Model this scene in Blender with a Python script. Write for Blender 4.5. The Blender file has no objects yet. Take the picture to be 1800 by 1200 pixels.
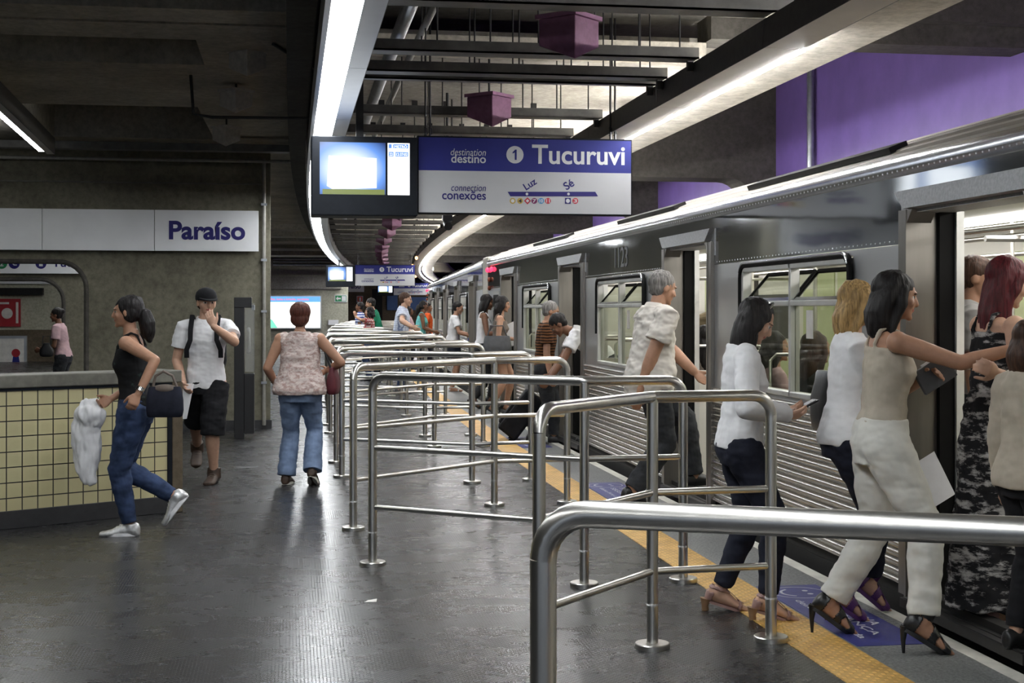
import bpy, math, random
from mathutils import Vector, Matrix, noise
random.seed(7)
SC = bpy.context.scene
COL = SC.collection
PI = math.pi
def V(*a): return Vector(a)
# ------------------------------------------------------------------ camera
F = 2500.0; HOR = 545.0; EYE = 1.5
YAW = math.atan(391.0/2500.0)
CY, SY = math.cos(YAW), math.sin(YAW)
cam = bpy.data.cameras.new('camera'); cam_o = bpy.data.objects.new('camera', cam); COL.objects.link(cam_o)
cam.sensor_width = 36.0; cam.lens = 50.0; cam.shift_y = -55.0/1800.0; cam.clip_start = 0.05; cam.clip_end = 400
cam_o.location = (0, 0, EYE); cam_o.rotation_euler = (PI/2, 0, -YAW)
SC.camera = cam_o
# ------------------------------------------------------------------ world, exposure
w = bpy.data.worlds.new('world'); SC.world = w; w.use_nodes = True
w.node_tree.nodes['Background'].inputs[0].default_value = (0.75, 0.85, 1.0, 1)
w.node_tree.nodes['Background'].inputs[1].default_value = 0.25
SC.view_settings.view_transform = 'Standard'
try: SC.view_settings.look = 'None'
except Exception: pass
SC.view_settings.gamma = 1.0
SC.view_settings.use_curve_mapping = False
SC.view_settings.exposure = EXPOSURE = 0.6
SC.cycles.max_bounces = 7; SC.cycles.diffuse_bounces = 3; SC.cycles.glossy_bounces = 4
SC.cycles.transmission_bounces = 4; SC.cycles.transparent_max_bounces = 8
SC.cycles.sample_clamp_indirect = 6.0
SC.cycles.caustics_reflective = False; SC.cycles.caustics_refractive = False
LAMP_LEFT, LAMP_RIGHT, LAMP_UP, LAMP_CAR = 24.0, 80.0, 22.0, 8.0
# ------------------------------------------------------------------ pixel <-> place
def wp(px, py, Z):                       # point at depth Z from the camera plane
    xc = (px-900.0)/F*Z
    return V(CY*xc + SY*Z, -SY*xc + CY*Z, EYE - (py-HOR)/F*Z)
def gp(px, py, z=0.0):                   # point of the level z seen there
    return wp(px, py, (EYE-z)*F/(py-HOR))
def pY(px, py, Y):                       # point of the cross plane y = Y
    d = wp(px, py, 1.0) - V(0, 0, EYE)
    return V(0, 0, EYE) + d*(Y/d.y)
def pX(px, py, X):                       # point of the plane x = X along the track
    d = wp(px, py, 1.0) - V(0, 0, EYE)
    return V(0, 0, EYE) + d*(X/d.x)
def off(s): return 0.0 if s < 12 else (s-12.0)**2/900.0
def head(s): return 0.0 if s < 12 else (s-12.0)/450.0
def W(lat, s, z): return V(lat+off(s), s, z)
# ------------------------------------------------------------------ materials
MAT = {}
def new_mat(name):
    m = bpy.data.materials.new(name); m.use_nodes = True
    nt = m.node_tree; b = nt.nodes['Principled BSDF']; MAT[name] = m
    return m, nt, b
def link(nt, a, b): nt.links.new(a, b)
def nd(nt, t, **kw):
    n = nt.nodes.new(t)
    for k, v in kw.items(): setattr(n, k, v)
    return n
def ramp(nt, fac, c0, c1, p0=0.35, p1=0.65):
    r = nd(nt, 'ShaderNodeValToRGB'); e = r.color_ramp.elements
    e[0].position = p0; e[1].position = p1
    e[0].color = (*c0, 1); e[1].color = (*c1, 1)
    link(nt, fac, r.inputs[0]); return r.outputs[0]
def coords(nt, scale=(1, 1, 1), kind='Object', rot=(0, 0, 0)):
    t = nd(nt, 'ShaderNodeTexCoord'); mp = nd(nt, 'ShaderNodeMapping')
    mp.inputs['Scale'].default_value = scale; mp.inputs['Rotation'].default_value = rot
    link(nt, t.outputs[kind], mp.inputs[0]); return mp.outputs[0]
def noise_n(nt, vec, scale, detail=4, rough=0.55):
    n = nd(nt, 'ShaderNodeTexNoise'); n.inputs['Scale'].default_value = scale
    n.inputs['Detail'].default_value = detail; n.inputs['Roughness'].default_value = rough
    link(nt, vec, n.inputs['Vector']); return n.outputs['Fac']
def bump(nt, b, h, strength=0.3, dist=0.01):
    bp = nd(nt, 'ShaderNodeBump'); bp.inputs['Strength'].default_value = strength; bp.inputs['Distance'].default_value = dist
    link(nt, h, bp.inputs['Height']); link(nt, bp.outputs[0], b.inputs['Normal']); return bp
def simple(name, c, rough=0.5, metal=0.0, var=0.12, nscale=20, bumpy=0.0, spec=0.5, stretch=(1, 1, 1)):
    m, nt, b = new_mat(name)
    vec = coords(nt, stretch); f = noise_n(nt, vec, nscale)
    c0 = tuple(x*(1-var) for x in c); c1 = tuple(min(1, x*(1+var)) for x in c)
    link(nt, ramp(nt, f, c0, c1), b.inputs['Base Color'])
    b.inputs['Roughness'].default_value = rough; b.inputs['Metallic'].default_value = metal
    b.inputs['Specular IOR Level'].default_value = spec
    if bumpy: bump(nt, b, f, bumpy, 0.01)
    return m
def emit(name, c, s):
    m, nt, b = new_mat(name)
    b.inputs['Base Color'].default_value = (0.03, 0.03, 0.03, 1)
    b.inputs['Emission Color'].default_value = (*c, 1); b.inputs['Emission Strength'].default_value = s
    return m
def concrete(name, c, dark=0.6, scale=1.2, rough=0.85):
    m, nt, b = new_mat(name)
    vec = coords(nt)
    big = noise_n(nt, vec, scale, 6, 0.65); fine = noise_n(nt, vec, 14, 8, 0.7)
    mx = nd(nt, 'ShaderNodeMix', data_type='RGBA', blend_type='MULTIPLY'); mx.inputs[0].default_value = 1.0
    link(nt, ramp(nt, big, tuple(x*dark for x in c), c, 0.32, 0.66), mx.inputs[6])
    link(nt, ramp(nt, fine, (0.62, 0.62, 0.60), (1, 1, 1), 0.30, 0.60), mx.inputs[7])
    link(nt, mx.outputs[2], b.inputs['Base Color'])
    b.inputs['Roughness'].default_value = rough; b.inputs['Specular IOR Level'].default_value = 0.25
    bump(nt, b, fine, 0.25, 0.02); return m
concrete('concrete_wall', (0.25, 0.235, 0.175))
concrete('concrete_far', (0.58, 0.57, 0.45), 0.75)
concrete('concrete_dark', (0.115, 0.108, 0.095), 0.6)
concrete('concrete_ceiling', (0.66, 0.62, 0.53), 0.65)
concrete('concrete_slab', (0.50, 0.475, 0.42), 0.5, 0.8)
concrete('concrete_brown', (0.16, 0.125, 0.085), 0.6)
simple('purple_paint', (0.165, 0.102, 0.345), 0.45, 0, 0.10, 2.5, 0.03)
simple('black_void', (0.012, 0.012, 0.012), 0.9)
simple('black_plastic', (0.012, 0.012, 0.013), 0.35)
simple('dark_metal', (0.035, 0.034, 0.033), 0.5, 0.3)
simple('tray_metal', (0.13, 0.127, 0.12), 0.5, 0.4, 0.2, 8)
simple('pipe_metal', (0.38, 0.40, 0.43), 0.32, 0.8, 0.15, 8)
simple('pipe_paint', (0.30, 0.29, 0.26), 0.5, 0.2)
simple('fixture_grey', (0.50, 0.52, 0.55), 0.28, 0.55, 0.06, 3)
simple('fixture_side', (0.075, 0.072, 0.065), 0.5, 0.2)
simple('fixture_white', (0.52, 0.48, 0.40), 0.45, 0.1, 0.1, 2)
simple('speaker_purple', (0.27, 0.12, 0.22), 0.5)
simple('speaker_grey', (0.72, 0.68, 0.62), 0.6)
simple('sign_white', (0.88, 0.89, 0.90), 0.55, 0, 0.03, 3)
simple('sign_blue', (0.022, 0.028, 0.20), 0.5, 0, 0.05, 3, 0, 0.3)
simple('letter_blue', (0.024, 0.02, 0.15), 0.5, 0, 0.02, 20, 0, 0.3)
simple('panel_white_dimmed', (0.50, 0.51, 0.52), 0.55, 0, 0.03, 3)  # sign white with the weaker light on this panel put into its colour
simple('letter_white', (0.64, 0.65, 0.66), 0.5, 0, 0.02)
simple('letter_grey', (0.035, 0.035, 0.04), 0.4, 0.4)
for n, c in dict(gold=(0.5, 0.36, 0.08), red=(0.5, 0.03, 0.05), violet=(0.18, 0.02, 0.10), sky=(0.05, 0.25, 0.5), green=(0.02, 0.22, 0.08)).items():
    simple('icon_'+n, c, 0.5, 0, 0.03)
simple('black_frame', (0.009, 0.011, 0.015), 0.6, 0, 0.1, 20, 0, 0.15)
emit('screen_white', (0.92, 0.96, 1.0), 1.6)
emit('lamp_left', (0.95, 0.98, 1.0), LAMP_LEFT)
emit('lamp_right', (0.98, 0.98, 1.0), LAMP_RIGHT)
emit('lamp_up', (1.0, 0.93, 0.80), LAMP_UP)
emit('lamp_added_washer', (1.0, 0.98, 0.95), 110.0)  # glow of the added lamps that wash the purple wall
emit('lamp_car', (1.0, 0.98, 0.94), LAMP_CAR)
emit('lamp_red', (1.0, 0.02, 0.06), 3.2)
emit('lamp_amber', (1.0, 0.35, 0.12), 6.0)
simple('amber_off', (0.25, 0.06, 0.02), 0.3)
simple('rail_steel', (0.72, 0.70, 0.66), 0.28, 1.0, 0.05, 30, 0.0, 0.5, (1, 1, 0.2))
simple('white_ring', (0.75, 0.75, 0.75), 0.5)
simple('tile_plinth', (0.03, 0.03, 0.032), 0.5)
simple('parapet_cap', (0.15, 0.145, 0.12), 0.55, 0, 0.2, 12, 0.1)
def floor_mat():
    m, nt, b = new_mat('rubber_floor')
    tc = nd(nt, 'ShaderNodeTexCoord'); sep = nd(nt, 'ShaderNodeSeparateXYZ'); link(nt, tc.outputs['Object'], sep.inputs[0])
    def sn(o, k):
        mu = nd(nt, 'ShaderNodeMath', operation='MULTIPLY'); mu.inputs[1].default_value = k; link(nt, o, mu.inputs[0])
        s = nd(nt, 'ShaderNodeMath', operation='SINE'); link(nt, mu.outputs[0], s.inputs[0]); return s.outputs[0]
    pr = nd(nt, 'ShaderNodeMath', operation='MULTIPLY'); link(nt, sn(sep.outputs[0], 2*PI/0.030), pr.inputs[0]); link(nt, sn(sep.outputs[1], 2*PI/0.030), pr.inputs[1])
    mr = nd(nt, 'ShaderNodeMapRange'); link(nt, pr.outputs[0], mr.inputs[0])
    mr.inputs[1].default_value = -0.05; mr.inputs[2].default_value = 0.35
    vec = coords(nt); nz = noise_n(nt, vec, 0.9, 5, 0.6); fine = noise_n(nt, vec, 30, 5, 0.6)
    streak = noise_n(nt, coords(nt, (0.9, 1.3, 1)), 2.2, 7, 0.72)
    col = ramp(nt, nz, (0.015, 0.015, 0.016), (0.030, 0.030, 0.032), 0.3, 0.7)
    mx = nd(nt, 'ShaderNodeMix', data_type='RGBA', blend_type='MULTIPLY'); mx.inputs[0].default_value = 1.0
    link(nt, col, mx.inputs[6]); link(nt, ramp(nt, mr.outputs[0], (0.35, 0.35, 0.35), (1.5, 1.5, 1.5), 0.1, 0.9), mx.inputs[7])
    # roll seams
    br = nd(nt, 'ShaderNodeTexBrick'); br.offset = 0.5
    br.inputs['Scale'].default_value = 1.0; br.inputs['Mortar Size'].default_value = 0.006; br.inputs['Brick Width'].default_value = 5.0; br.inputs['Row Height'].default_value = 1.15
    br.inputs['Color1'].default_value = (1, 1, 1, 1); br.inputs['Color2'].default_value = (0.96, 0.96, 0.96, 1); br.inputs['Mortar'].default_value = (0.25, 0.25, 0.25, 1)
    link(nt, coords(nt), br.inputs['Vector'])
    mx2 = nd(nt, 'ShaderNodeMix', data_type='RGBA', blend_type='MULTIPLY'); mx2.inputs[0].default_value = 1.0
    link(nt, mx.outputs[2], mx2.inputs[6]); link(nt, br.outputs['Color'], mx2.inputs[7])
    link(nt, mx2.outputs[2], b.inputs['Base Color'])
    rr = nd(nt, 'ShaderNodeMapRange'); link(nt, streak, rr.inputs[0]); rr.inputs[1].default_value = 0.35; rr.inputs[2].default_value = 0.65
    rr.inputs[3].default_value = 0.25; rr.inputs[4].default_value = 0.30
    link(nt, rr.outputs[0], b.inputs['Roughness']); b.inputs['Specular IOR Level'].default_value = 0.55
    ad = nd(nt, 'ShaderNodeMath', operation='MULTIPLY_ADD'); link(nt, fine, ad.inputs[0]); ad.inputs[1].default_value = 0.15; link(nt, mr.outputs[0], ad.inputs[2])
    bump(nt, b, ad.outputs[0], 1.0, 0.0035)
floor_mat()
def tactile_mat():
    m, nt, b = new_mat('tactile_yellow')
    tc = nd(nt, 'ShaderNodeTexCoord'); sep = nd(nt, 'ShaderNodeSeparateXYZ'); link(nt, tc.outputs['Object'], sep.inputs[0])
    def sn(o, k, ph=0):
        mu = nd(nt, 'ShaderNodeMath', operation='MULTIPLY_ADD'); mu.inputs[1].default_value = k; mu.inputs[2].default_value = ph; link(nt, o, mu.inputs[0])
        s = nd(nt, 'ShaderNodeMath', operation='COSINE'); link(nt, mu.outputs[0], s.inputs[0]); return s.outputs[0]
    pr = nd(nt, 'ShaderNodeMath', operation='MULTIPLY'); link(nt, sn(sep.outputs[0], 2*PI/0.052), pr.inputs[0]); link(nt, sn(sep.outputs[1], 2*PI/0.06), pr.inputs[1])
    mr = nd(nt, 'ShaderNodeMapRange'); link(nt, pr.outputs[0], mr.inputs[0]); mr.inputs[1].default_value = 0.25; mr.inputs[2].default_value = 0.65
    nz = noise_n(nt, coords(nt), 5, 6, 0.7)
    c = ramp(nt, nz, (0.52, 0.29, 0.065), (0.84, 0.53, 0.15), 0.3, 0.62)
    mx = nd(nt, 'ShaderNodeMix', data_type='RGBA', blend_type='MULTIPLY'); mx.inputs[0].default_value = 1.0
    link(nt, c, mx.inputs[6]); link(nt, ramp(nt, mr.outputs[0], (0.80, 0.76, 0.70), (1.08, 1.08, 1.08), 0.1, 0.7), mx.inputs[7]); link(nt, mx.outputs[2], b.inputs['Base Color']); b.inputs['Roughness'].default_value = 0.5
    bump(nt, b, mr.outputs[0], 1.0, 0.006)
tactile_mat()
def granite():
    m, nt, b = new_mat('granite')
    vec = coords(nt); f = noise_n(nt, vec, 60, 6, 0.8); g = noise_n(nt, vec, 1.5, 4)
    mx = nd(nt, 'ShaderNodeMix', data_type='RGBA', blend_type='MULTIPLY'); mx.inputs[0].default_value = 1
    link(nt, ramp(nt, f, (0.06, 0.063, 0.063), (0.36, 0.37, 0.36), 0.35, 0.65), mx.inputs[6]); link(nt, ramp(nt, g, (0.75, 0.75, 0.75), (1, 1, 1)), mx.inputs[7])
    link(nt, mx.outputs[2], b.inputs['Base Color']); b.inputs['Roughness'].default_value = 0.4; bump(nt, b, f, 0.1, 0.003)
granite()
simple('edge_white', (0.66, 0.64, 0.57), 0.55, 0, 0.12, 8, 0.1)
simple('sticker_blue', (0.045, 0.05, 0.21), 0.4, 0, 0.12, 9)
def tiles():
    m, nt, b = new_mat('cream_tiles')
    br = nd(nt, 'ShaderNodeTexBrick'); br.offset = 0.0
    br.inputs['Scale'].default_value = 1.0; br.inputs['Mortar Size'].default_value = 0.0042; br.inputs['Brick Width'].default_value = 0.1105; br.inputs['Row Height'].default_value = 0.1055
    br.inputs['Color1'].default_value = (0.56, 0.50, 0.285, 1); br.inputs['Color2'].default_value = (0.52, 0.475, 0.28, 1); br.inputs['Mortar'].default_value = (0.02, 0.02, 0.02, 1)
    link(nt, coords(nt, (1, 1, 1), 'Object', (-PI/2, 0, 0)), br.inputs['Vector'])
    link(nt, br.outputs['Color'], b.inputs['Base Color']); b.inputs['Roughness'].default_value = 0.3
    bump(nt, b, br.outputs['Fac'], -0.4, 0.003)
tiles()
# train
simple('steel_side', (0.60, 0.61, 0.62), 0.34, 0.9, 0.04, 3, 0.0, 0.5, (1, 0.3, 1))
simple('steel_ribbed', (0.52, 0.50, 0.46), 0.26, 0.95, 0.03, 1.5, 0.0, 0.5, (1, 0.4, 1))
def band():
    m, nt, b = new_mat('steel_band')
    vec = coords(nt, (1, 1, 1.6)); f = noise_n(nt, vec, 1.4, 2, 0.4)
    b.inputs['Base Color'].default_value = (0.34, 0.355, 0.365, 1); b.inputs['Metallic'].default_value = 0.9; b.inputs['Roughness'].default_value = 0.07
    bump(nt, b, f, 0.12, 0.02)
band()
simple('steel_eave', (0.72, 0.74, 0.78), 0.22, 0.95, 0.05, 5)
simple('roof_grey', (0.42, 0.39, 0.34), 0.6, 0.1, 0.2, 2, 0, 0.4, (1, 0.1, 6))
simple('door_frame_steel', (0.24, 0.225, 0.205), 0.36, 0.8, 0.05, 6, 0, 0.5, (4, 4, 0.4))
simple('flange_grey', (0.42, 0.43, 0.44), 0.5, 0.5, 0.12, 60, 0.15)
simple('rubber_black', (0.006, 0.006, 0.006), 0.6, 0, 0.1, 20, 0, 0.15)
simple('alloy', (0.64, 0.64, 0.62), 0.4, 0.6, 0.08, 5)
simple('under_black', (0.015, 0.014, 0.013), 0.7)
simple('car_floor', (0.10, 0.095, 0.09), 0.5)
simple('car_wall', (0.50, 0.54, 0.30), 0.5, 0, 0.04, 3)
simple('car_cream', (0.72, 0.70, 0.64), 0.5, 0, 0.03, 3)
simple('car_seat', (0.22, 0.085, 0.03), 0.45)
simple('bellows_cream', (0.62, 0.60, 0.52), 0.6)
simple('poster_paper', (0.72, 0.70, 0.66), 0.6, 0, 0.1, 6)
def glass():
    m, nt, b = new_mat('window_glass')
    b.inputs['Base Color'].default_value = (0.75, 0.8, 0.78, 1); b.inputs['Roughness'].default_value = 0.03
    tr = nd(nt, 'ShaderNodeBsdfTransparent'); tr.inputs[0].default_value = (0.74, 0.76, 0.70, 1)
    gl = nd(nt, 'ShaderNodeBsdfGlossy'); gl.inputs['Roughness'].default_value = 0.02
    mx = nd(nt, 'ShaderNodeMixShader'); mx.inputs[0].default_value = 0.10; link(nt, tr.outputs[0], mx.inputs[1]); link(nt, gl.outputs[0], mx.inputs[2])
    link(nt, mx.outputs[0], nt.nodes['Material Output'].inputs[0])
    m2, nt, b = new_mat('clear_acrylic')
    tr = nd(nt, 'ShaderNodeBsdfTransparent'); tr.inputs[0].default_value = (0.85, 0.86, 0.85, 1)
    df = nd(nt, 'ShaderNodeBsdfPrincipled'); df.inputs['Base Color'].default_value = (0.6, 0.6, 0.58, 1); df.inputs['Roughness'].default_value = 0.1
    mx = nd(nt, 'ShaderNodeMixShader'); mx.inputs[0].default_value = 0.22; link(nt, tr.outputs[0], mx.inputs[1]); link(nt, df.outputs[0], mx.inputs[2])
    link(nt, mx.outputs[0], nt.nodes['Material Output'].inputs[0])
glass()
# ------------------------------------------------------------------ mesh collector
class MB:
    def __init__(s): s.v = []; s.f = []; s.m = []; s.cur = 0
    def add(s, vs, fs):
        n = len(s.v); s.v += [Vector(p) for p in vs]; s.f += [tuple(i+n for i in f) for f in fs]; s.m += [s.cur]*len(fs)
    def box(s, x0, x1, y0, y1, z0, z1):
        s.add([(x0, y0, z0), (x1, y0, z0), (x1, y1, z0), (x0, y1, z0), (x0, y0, z1), (x1, y0, z1), (x1, y1, z1), (x0, y1, z1)],
              [(0, 3, 2, 1), (4, 5, 6, 7), (0, 1, 5, 4), (1, 2, 6, 5), (2, 3, 7, 6), (3, 0, 4, 7)])
    def obox(s, c, ax, ay, az):          # centre and three half-axis vectors
        c = Vector(c); P = []
        for k in (-1, 1):
            for i, j in ((-1, -1), (1, -1), (1, 1), (-1, 1)): P.append(c+ax*i+ay*j+az*k)
        s.add(P, [(0, 3, 2, 1), (4, 5, 6, 7), (0, 1, 5, 4), (1, 2, 6, 5), (2, 3, 7, 6), (3, 0, 4, 7)])
    def quad(s, a, b, c, d): s.add([a, b, c, d], [(0, 1, 2, 3)])
    def rings(s, R, closed=False, caps=True):
        n = len(R[0]); vs = [p for r in R for p in r]; fs = []
        m = len(R)
        for i in range(m if closed else m-1):
            j = (i+1) % m
            for k in range(n):
                l = (k+1) % n; fs.append((i*n+k, i*n+l, j*n+l, j*n+k))
        if caps and not closed:
            fs.append(tuple(reversed(range(n)))); fs.append(tuple((m-1)*n+k for k in range(n)))
        s.add(vs, fs)
    def tube(s, pts, r, n=14, round_ends=False, sq=(1, 1), up=None):
        pts = [Vector(p) for p in pts]; N = len(pts)
        rs = r if isinstance(r, (list, tuple)) else [r]*N
        if round_ends:
            d0 = (pts[0]-pts[1]).normalized(); d1 = (pts[-1]-pts[-2]).normalized()
            a = [(pts[0]+d0*rs[0]*math.sin(t), rs[0]*max(0.08, math.cos(t))) for t in (1.45, 1.0, 0.5)]
            b = [(pts[-1]+d1*rs[-1]*math.sin(t), rs[-1]*max(0.08, math.cos(t))) for t in (0.5, 1.0, 1.45)]
            pts = [p for p, _ in a]+pts+[p for p, _ in b]; rs = [q for _, q in a]+list(rs)+[q for _, q in b]; N = len(pts)
        T = []
        for i in range(N):
            t = (pts[min(i+1, N-1)]-pts[max(i-1, 0)]); T.append(t.normalized() if t.length > 1e-9 else V(0, 0, 1))
        u = up if up is not None else (V(0, 0, 1) if abs(T[0].z) < 0.9 else V(1, 0, 0))
        R = []
        for i in range(N):
            u = (u-T[i]*u.dot(T[i])); u = u.normalized() if u.length > 1e-6 else T[i].orthogonal().normalized()
            w_ = T[i].cross(u)
            R.append([pts[i]+(u*math.cos(a)*sq[0]+w_*math.sin(a)*sq[1])*rs[i] for a in [2*PI*k/n for k in range(n)]])
        s.rings(R)
    def ell(s, c, r, fr=None, nu=18, nv=12):
        c = Vector(c); X, Y, Z = fr if fr else (V(1, 0, 0), V(0, 1, 0), V(0, 0, 1)); R = []
        for i in range(nv+1):
            t = -PI/2+PI*i/nv; ct = max(0.02, math.cos(t)); st = math.sin(t)
            R.append([c+X*(r[0]*ct*math.cos(a))+Y*(r[1]*ct*math.sin(a))+Z*(r[2]*st) for a in [2*PI*k/nu for k in range(nu)]])
        s.rings(R)
    def prism(s, poly, axis, a0, a1):     # poly in the other two axes
        def P(p, a): return (a, p[0], p[1]) if axis == 'x' else (p[0], a, p[1]) if axis == 'y' else (p[0], p[1], a)
        n = len(poly); s.add([P(p, a0) for p in poly]+[P(p, a1) for p in poly],
              [tuple(range(n)), tuple(reversed(range(n, 2*n)))]+[(i, i+n, (i+1) % n+n, (i+1) % n) for i in range(n)])
    def disc(s, c, ax, ay, r, n=28, t=0.0):
        c = Vector(c); s.add([c+ax*(r*math.cos(2*PI*k/n))+ay*(r*math.sin(2*PI*k/n)) for k in range(n)], [tuple(range(n))])
    def mesh(s, name, o=V(0, 0, 0)):
        me = bpy.data.meshes.new(name); me.from_pydata([tuple(p-o) for p in s.v], [], s.f); me.validate(); me.update(); return me
def fix_normals(me):
    import bmesh
    bm = bmesh.new(); bm.from_mesh(me); bmesh.ops.recalc_face_normals(bm, faces=bm.faces); bm.to_mesh(me); bm.free()
def build(name, mb, mats, parent=None, smooth=True, local=False, bev=0.0, norm=True):
    o = V(0, 0, 0)
    if parent is not None and not local:
        o = parent.location.copy()
        if parent.parent is not None: o = o+parent.parent.location
    me = mb.mesh(name, o)
    mats = [mats] if isinstance(mats, str) else mats
    for m in mats: me.materials.append(MAT[m])
    for i, p in enumerate(me.polygons):
        if i < len(mb.m): p.material_index = mb.m[i]
    if norm: fix_normals(me)
    if smooth:
        me.polygons.foreach_set('use_smooth', [True]*len(me.polygons)); me.set_sharp_from_angle(angle=math.radians(38))
    ob = bpy.data.objects.new(name, me); COL.objects.link(ob)
    if parent is not None: ob.parent = parent
    if bev:
        b = ob.modifiers.new('bevel', 'BEVEL'); b.width = bev; b.segments = 2; b.limit_method = 'ANGLE'
    return ob
def tag(o, label=None, cat=None, group=None, kind=None):
    if label: o['label'] = label
    if cat: o['category'] = cat
    if group: o['group'] = group
    if kind: o['kind'] = kind
    return o
def thing(name, label, cat, loc=(0, 0, 0), rz=0.0, group=None):
    o = bpy.data.objects.new(name, None); COL.objects.link(o); o.empty_display_size = 0.1
    o.location = loc; o.rotation_euler = (0, 0, rz); return tag(o, label, cat, group)
KIDS = {}
def copy_tree(o, parent=None):
    c = o.copy(); COL.objects.link(c)
    if parent is not None: c.parent = parent
    for ch in list(o.children): copy_tree(ch, c)
    return c
def structure(name, mb, mats, smooth=False, label=None, bev=0.0):
    o = build(name, mb, mats, None, smooth, bev=bev); o['kind'] = 'structure'
    if label: o['label'] = label
    return o
TMP = bpy.data.scenes.new('tmp_text')
def eval_mesh(ob):
    TMP.collection.objects.link(ob); TMP.view_layers[0].update(); dg = TMP.view_layers[0].depsgraph
    me = bpy.data.meshes.new_from_object(ob.evaluated_get(dg)); TMP.collection.objects.unlink(ob); return me
def text_mesh(body, bold=0.0, shear=0.0, ext=0.0):
    cu = bpy.data.curves.new('t', 'FONT'); cu.body = body; cu.size = 1.0; cu.offset = bold; cu.shear = shear; cu.extrude = ext; cu.resolution_u = 6
    ob = bpy.data.objects.new('t', cu); me = eval_mesh(ob); bpy.data.objects.remove(ob); bpy.data.curves.remove(cu); return me
def put_text(name, body, a, xd, ud, wd, hg, mat, parent, bold=0.02, shear=0.0, local=False):
    """lettering whose ink fills the rectangle: lower left corner a, width wd along xd, height hg along ud"""
    me = text_mesh(body, bold, shear)
    xs = [v.co.x for v in me.vertices]; ys = [v.co.y for v in me.vertices]
    x0, x1, y0, y1 = min(xs), max(xs), min(ys), max(ys)
    o = V(0, 0, 0)
    if parent is not None and not local:
        o = parent.location.copy()
        if parent.parent is not None: o = o+parent.parent.location
    if hg is None: hg = (y1-y0)*wd/(x1-x0)
    for v in me.vertices:
        p = Vector(a)+xd*((v.co.x-x0)/(x1-x0)*wd)+ud*((v.co.y-y0)/(y1-y0)*hg)-o
        v.co = p
    me.name = name; me.materials.clear(); me.materials.append(MAT[mat])
    for p in me.polygons: p.material_index = 0
    ob = bpy.data.objects.new(name, me); COL.objects.link(ob)
    if parent is not None: ob.parent = parent
    return ob
def bagbody(mb, d, l, h, z0=0.0):
    R = []
    for z, k in ((0.0, .62), (.05, .86), (.22, 1.0), (.55, .97), (.82, .80), (.96, .66), (1.0, .5)):
        r = []
        for j in range(28):
            a = 2*PI*j/28; ca, sa = math.cos(a), math.sin(a)
            r.append(V(d*k*math.copysign(abs(ca)**.6, ca)*(1.0 if z < .7 else .7), l*(k*.35+.65)*math.copysign(abs(sa)**.5, sa), z0+z*h))
        R.append(r)
    mb.rings(R)
EX, EY, EZ = V(1, 0, 0), V(0, 1, 0), V(0, 0, 1)
# ================================================================== SETTING
def ribbon(mb, l0, l1, s0, s1, z0, z1, step=2.0):
    n = max(1, int(math.ceil((s1-s0)/step))); R = []
    for i in range(n+1):
        s = s0+(s1-s0)*i/n
        R.append([W(l0, s, z0), W(l1, s, z0), W(l1, s, z1), W(l0, s, z1)])
    mb.rings(R)
def rib(name, l0, l1, s0, s1, z0, z1, mat, step=2.0, **k):
    mb = MB(); ribbon(mb, l0, l1, s0, s1, z0, z1, step); return structure(name, mb, mat, **k)
END = 88.0
rib('floor', -16, 2.215, -8, END, -0.3, 0.0, 'rubber_floor')
rib('trim_1', 2.215, 2.485, -8, END, -0.3, 0.003, 'tactile_yellow')
rib('trim_2', 2.485, 2.905, -8, END, -0.3, 0.0, 'granite')
rib('trim_3', 2.905, 2.985, -8, END, -0.3, 0.002, 'edge_white')
rib('wall_edge', 2.70, 2.96, -8, END, -1.3, -0.3, 'under_black')
rib('ground', 2.6, 12, -8, END, -1.4, -1.25, 'under_black')
# far side of the track: purple wall
rib('wall_right', 6.30, 6.55, -8, END, -1.3, 5.2, 'purple_paint', step=1.5)
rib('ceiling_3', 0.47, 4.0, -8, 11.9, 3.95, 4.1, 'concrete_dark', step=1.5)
rib('wall_left', -16.3, -16, -8, END, -0.3, 5.2, 'concrete_wall')
# upper ceiling over everything
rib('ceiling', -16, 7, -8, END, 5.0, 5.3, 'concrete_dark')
# pale slab over the queue zone, between the two rows of lamps
rib('ceiling_1', 0.47, 4.0, 11.9, END, 3.72, 3.85, 'concrete_slab', step=1.5)
mb = MB()
for s in (11.6, 18.3, 24.9, 31.5, 38.0, 44.6):       # down-stand ribs of the slab
    ribbon(mb, 0.47, 3.42, s-0.18, s+0.18, 3.60, 3.72, 0.4)
structure('trim_4', mb, 'concrete_ceiling')
# longitudinal slab beside the right lamps
rib('trim_5', 2.96, 3.44, -4, END, 3.10, 3.17, 'concrete_ceiling', step=1.5)
rib('trim_6', -0.02, 0.16, -6, END, 3.28, 4.3, 'concrete_dark', step=1.5)
# low ceiling over the left side with deep rectangular coffers
def band_left(mb, s0, s1, l0, l1, z0=3.6, z1=4.2): ribbon(mb, l0, l1, s0, s1, z0, z1, 1.0)
mb = MB()
for a, b in ((-6, 7.6), (10.15, 10.62), (10.70, 11.3), (12.45, 15.05), (17.85, 19.2), (20.6, 22.4), (24.6, 25.4), (27, 28.4), (30.4, 31.3), (33.5, 35), (37.5, 38.5), (41, 42), (44, 46), (49, 51), (55, 57), (60, 63)):
    band_left(mb, a, b, -16, -0.02)
band_left(mb, 11.3, 12.45, -0.72, -0.02); band_left(mb, 15.05, 17.85, -0.95, -0.02); band_left(mb, 15.05, 17.85, -16, -2.85)
for a, b in ((10.62, 10.70),): band_left(mb, a, b, -16, -0.02, 3.66)
for a, b in ((19.2, 20.6), (22.4, 24.6), (25.4, 27), (28.4, 30.4), (31.3, 33.5)): band_left(mb, a, b, -0.9, -0.02)
structure('ceiling_2', mb, 'concrete_ceiling')
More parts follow.
